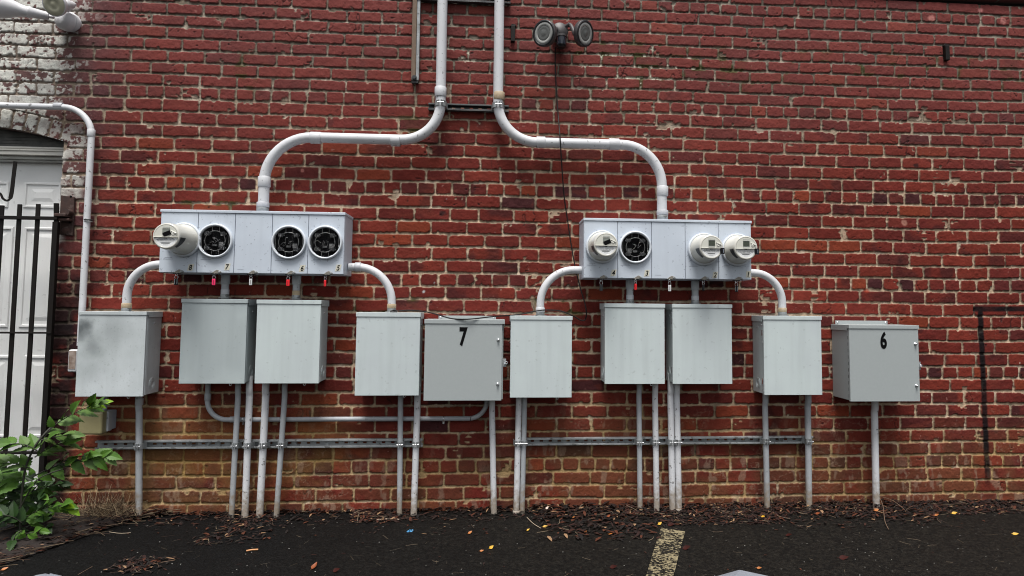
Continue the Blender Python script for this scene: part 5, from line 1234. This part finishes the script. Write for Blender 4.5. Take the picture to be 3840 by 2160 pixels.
# main woody stem
ST.tube(catmull([P(75, 2020, .42), P(78, 1900, .42), P(95, 1760, .42), P(128, 1680, .42), P(165, 1630, .4), P(205, 1590, .36)], 8), .005, 8)
ST.tube(catmull([P(78, 1900, .42), P(140, 1800, .42), P(230, 1760, .38)], 8), .003, 8)
F = [
 ([(165, 1640, .40), (205, 1595, .37), (255, 1562, .35), (300, 1540, .34), (340, 1522, .33)], 10, .078, (3, 3, 0), .12, .35),
 ([(330, 1525, .33), (350, 1518, .33), (385, 1510, .32)], 5, .045, (2, 0), .0, .3),
 ([(120, 1790, .40), (190, 1755, .37), (290, 1728, .34), (345, 1716, .33), (400, 1705, .32)], 11, .074, (0, 0, 3), .40, .0),
 ([(200, 1750, .38), (260, 1722, .35), (330, 1706, .34)], 6, .060, (0, 1), .1, .6),
 ([(140, 1690, .42), (95, 1668, .44), (40, 1662, .46)], 6, .085, (0, 3, 3), .05, .8),
 ([(130, 1715, .42), (175, 1685, .40), (235, 1660, .38)], 7, .080, (0, 3), .15, .7),
 ([(155, 1650, .42), (200, 1640, .40), (250, 1632, .38)], 5, .075, (3, 0), .1, .7),
 ([(110, 1755, .42), (60, 1738, .44), (10, 1735, .46)], 6, .075, (3, 0), .05, .9),
 ([(90, 1800, .40), (40, 1806, .42), (-20, 1812, .44)], 6, .095, (0, 3), .1, .6),
 ([(100, 1850, .40), (160, 1830, .38), (225, 1815, .36)], 7, .055, (1, 0), .2, .5),
 ([(85, 1950, .42), (130, 1920, .42), (190, 1900, .42), (235, 1895, .42)], 8, .074, (0, 0), .15, .4),
 ([(225, 1900, .42), (250, 1898, .42), (262, 1902, .42)], 3, .060, (2,), .25, .1),
 ([(80, 1960, .44), (50, 1940, .46), (10, 1930, .48)], 6, .070, (0, 1), .2, .5),
 ([(80, 1990, .46), (55, 2010, .50), (45, 2040, .54)], 5, .050, (0, 1), .3, .2),
 ([(60, 1880, .34), (10, 1870, .36), (-30, 1880, .38)], 6, .085, (1, 0), .2, .5),
 ([(60, 1990, .44), (100, 2000, .46), (150, 1990, .46)], 5, .050, (0,), .3, .3),
]
for a_ in F: frond(*a_)
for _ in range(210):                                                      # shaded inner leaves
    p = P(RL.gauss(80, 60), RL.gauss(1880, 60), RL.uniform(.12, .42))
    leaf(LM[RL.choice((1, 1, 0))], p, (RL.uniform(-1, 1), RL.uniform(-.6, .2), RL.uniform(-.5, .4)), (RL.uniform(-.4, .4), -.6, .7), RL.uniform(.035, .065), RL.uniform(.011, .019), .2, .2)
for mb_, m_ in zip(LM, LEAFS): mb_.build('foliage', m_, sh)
ST.build('stem', STEM, sh)

# ------------------------------------------------------------------ single fallen leaves
LY = mat('leaf_yellow', (.50,.28,.02), .5, var=.5, vs=60, c2=(.55,.36,.07)); LO = mat('leaf_orange', (.34,.12,.025), .5, var=.5, vs=60, c2=(.35,.10,.03)); LR = mat('leaf_maroon', (.035,.006,.004), .6, spec=.15, var=.4, vs=60)
LB = mat('leaf_copper', (.20,.05,.015), .5, spec=.2, var=.5, vs=60, c2=(.16,.05,.02)); LP = mat('leaf_pale', (.55,.42,.36), .6)
fl = [
 (1763, 2002, LO, .030, .7, 'orange curled leaf on the dark asphalt just left of centre'),
 (1842, 2057, LY, .034, .9, 'bright yellow leaf on open asphalt below the curled orange leaf'),
 (1807, 2069, LO, .022, .2, 'small orange-brown leaf just left of a bright yellow leaf'),
 (1180, 2131, LB, .046, 1.1, 'long copper brown leaf standing on the asphalt at the lower left'),
 (1263, 2145, LR, .040, 0., 'dark maroon leaf at the bottom edge right of the long copper leaf'),
 (2045, 1978, LY, .030, .1, 'yellow leaf just below the brown litter heap'),
 (1981, 1991, LY, .020, .4, 'tiny yellow leaf left of the larger yellow leaf by the litter heap'),
 (2153, 1958, LO, .026, -.8, 'orange leaf on the left half of the brown litter heap'),
 (2196, 1997, LO, .022, .8, 'small orange leaf at the lower edge of the litter heap'),
 (2291, 2009, LO, .034, -.8, 'long orange leaf below the right end of the litter heap'),
 (2283, 1952, LB, .026, .5, 'copper leaf on top of the brown litter heap, right of its middle'),
 (2474, 1968, LY, .032, .6, 'golden leaf at the top end of the worn painted line'),
 (2516, 1972, LR, .040, -.1, 'dark red leaf touching the top of the worn painted line'),
 (2576, 2061, LR, .046, -.1, 'dark red leaf on the asphalt right of the painted line'),
 (2302, 2132, LR, .040, -.2, 'dark red leaf near the bottom, left of the painted line'),
 (2863, 1954, LY, .028, -.7, 'yellow leaf on litter below the ninth grey box'),
 (2848, 2135, LO, .026, -.4, 'orange leaf on the asphalt beside the pale wheel stop'),
 (3287, 1929, LO, .034, .2, 'orange leaf at the foot of the thick conduit under the number 6 box'),
 (3514, 1949, LO, .028, -.3, 'tan orange leaf left of the yellow leaf on the right asphalt'),
 (3580, 1941, LY, .034, -.2, 'yellow leaf near the wall at the right'),
 (3808, 2006, LY, .034, -.2, 'yellow leaf close to the right edge of the picture'),
 (2052, 1923, LP, .030, .8, 'pale pinkish leaf standing in the litter beside the close pair of conduits'),
 (3068, 1943, LB, .030, -.3, 'copper leaf in the litter right of the conduits under the ninth box'),
 (2960, 2013, LR, .040, -.6, 'dark curled leaf lying right of the ninth box on open asphalt'),
 (3165, 2097, LR, .050, -.2, 'long dark twig-like leaf on open asphalt at the lower right'),
 (18, 2138, LO, .030, .8, 'orange leaf at the bottom left corner by the soil edge'),
]
RF = random.Random(9)
for (u, v, m_, L_, an_, lab) in fl:
    L_ *= .82; p = G(u, v); hgt = .022 if (v < 1965) else .004; p.z = hgt
    mb = MB(); d_ = Vector((math.cos(an_), math.sin(an_)*1.2, RF.uniform(.0, .35))); leaf(mb, p-Vector((d_.x, d_.y, 0)).normalized()*L_*.5, d_, (RF.uniform(-.3, .3), -.7, .9), L_, L_*.27, .35, -.25)
    mb.tube([p-Vector((d_.x, d_.y, 0)).normalized()*L_*.5, p-Vector((d_.x, d_.y, 0)).normalized()*L_*.75+Vector((0, 0, .001))], .0008, 5)
    o = mb.build('fallen_leaf', m_); tag(o, lab, 'fallen leaf', 'single fallen leaves on the ground')
# blue paint chip, orange stick, pale twigs
p = G(1541, 1991); mb = MB()
for k in range(7):
    q = p+Vector((RF.uniform(-.014, .014), RF.uniform(-.012, .012), 0)); mb.lathe(q, (RF.uniform(-.2, .2), 0, 1), [(.0, RF.uniform(.004, .008)), (.003, .003), (.004, .0001)], 7, smooth=False)
tag(mb.build('blue_crumb', mat('bright_blue', (.03,.17,.34), .5)), 'small bright blue crumb on the dark asphalt', 'litter')
a_ = G(924, 2069); b_ = G(968, 2064); mb = MB(); mb.tube([a_+Vector((0, 0, .004)), (a_+b_)/2+Vector((0, 0, .006)), b_+Vector((0, 0, .004))], .0036, 8); tag(mb.build('orange_stick', mat('fresh_wood', (.50,.24,.10), .6)), 'short orange wooden stick lying on the asphalt at the lower left', 'stick')
def twigo(label, pts, r, m_):
    mb = MB(); mb.tube(catmull([G(u, v)+Vector((0, 0, h_)) for u, v, h_ in pts], 5), r, 6); tag(mb.build('twig', m_), label, 'twig')
TW = mat('pale_twig', (.42,.34,.25), .7); TW2 = mat('brown_twig', (.13,.08,.05), .8)
twigo('pale straight twig lying below the two conduits of the fourth box', [(1413, 1952, .004), (1460, 1949, .005), (1475, 1948, .006), (1500, 1952, .004)], .0022, TW)
twigo('pale twig slanting on the asphalt right of the close pair of conduits', [(1976, 1947, .01), (2000, 1967, .005), (2032, 1985, .003)], .0014, TW)
twigo('long brown twig arching out of the litter by the foot of the number 6 conduit', [(3300, 1900, .05), (3312, 1925, .04), (3318, 1965, .02), (3332, 1988, .004)], .0018, TW2)
twigo('forked twig leaning from the foot of the number 6 conduit toward the right', [(3296, 1893, .05), (3350, 1905, .04), (3408, 1931, .01)], .0018, TW2)
twigo('long thin twig on the asphalt at the bottom left', [(495, 2160, .003), (560, 2123, .004), (655, 2104, .004)], .0013, TW2)
twigo('thin pale twig on the black asphalt left of centre bottom', [(292, 2157, .002), (346, 2127, .003)], .0010, TW2)
twigo('fine pale twig lying on black asphalt below the leftmost conduit', [(410, 1997, .003), (450, 2003, .004), (490, 2000, .003)], .0011, TW)

# pale wheel stops reaching into the bottom edge
WS = mat('pale_wheel_stop', (.19,.205,.235), .8, var=.7, vs=22, c2=(.12,.13,.155), bump=.5, bs=90, dirt=.5, ds=50)
def wheelstop(label, u, v, ang, L_, h_, rnd):
    p = G(u, v, h_); ca, sa = math.cos(ang), math.sin(ang)
    w0, w1 = .080, .045
    sec = [(-w0, 0), (-w0, .03), (-w1, h_-.008), (-w1+.008, h_), (w1-.008, h_), (w1, h_-.008), (w0, .03), (w0, 0)]
    st = [(0., .0), (.10, 1.), (L_-.10, 1.), (L_, 0.)] if not rnd else [(0., .5), (.02, .85), (.05, 1.), (L_-.05, 1.), (L_, .5)]
    mb = MB(); vs = []
    for s_, k_ in st:
        for (a_, z_) in sec:
            zz = z_*(.55+.45*k_); aa = a_*(.7+.3*k_)
            vs.append((s_, aa, zz))
    off = Vector((.10 if not rnd else .05, w1-.008, 0))
    pts_ = []
    for (s_, a_, z_) in vs:
        lx, ly = s_-off.x, a_-off.y; pts_.append((p.x+lx*ca-ly*sa, p.y+lx*sa+ly*ca, z_))
    m_ = len(sec)
    fs = [(i*m_+q, i*m_+(q+1) % m_, (i+1)*m_+(q+1) % m_, (i+1)*m_+q) for i in range(len(st)-1) for q in range(m_)]+[tuple(range(m_)), tuple(range(len(vs)-1, len(vs)-1-m_, -1))]
    mb.add(pts_, [f_[::-1] for f_ in fs]); tag(mb.build('wheel_stop', WS, None, .006, 3), label, 'wheel stop', 'pale wheel stops at the bottom edge')
wheelstop('pale grey wheel stop corner showing at the bottom edge right of the painted line', 2776, 2136, -.62, 1.2, .10, False)
wheelstop('tip of a white wheel stop just showing at the bottom left', 184, 2166, -2.0, .9, .08, True)
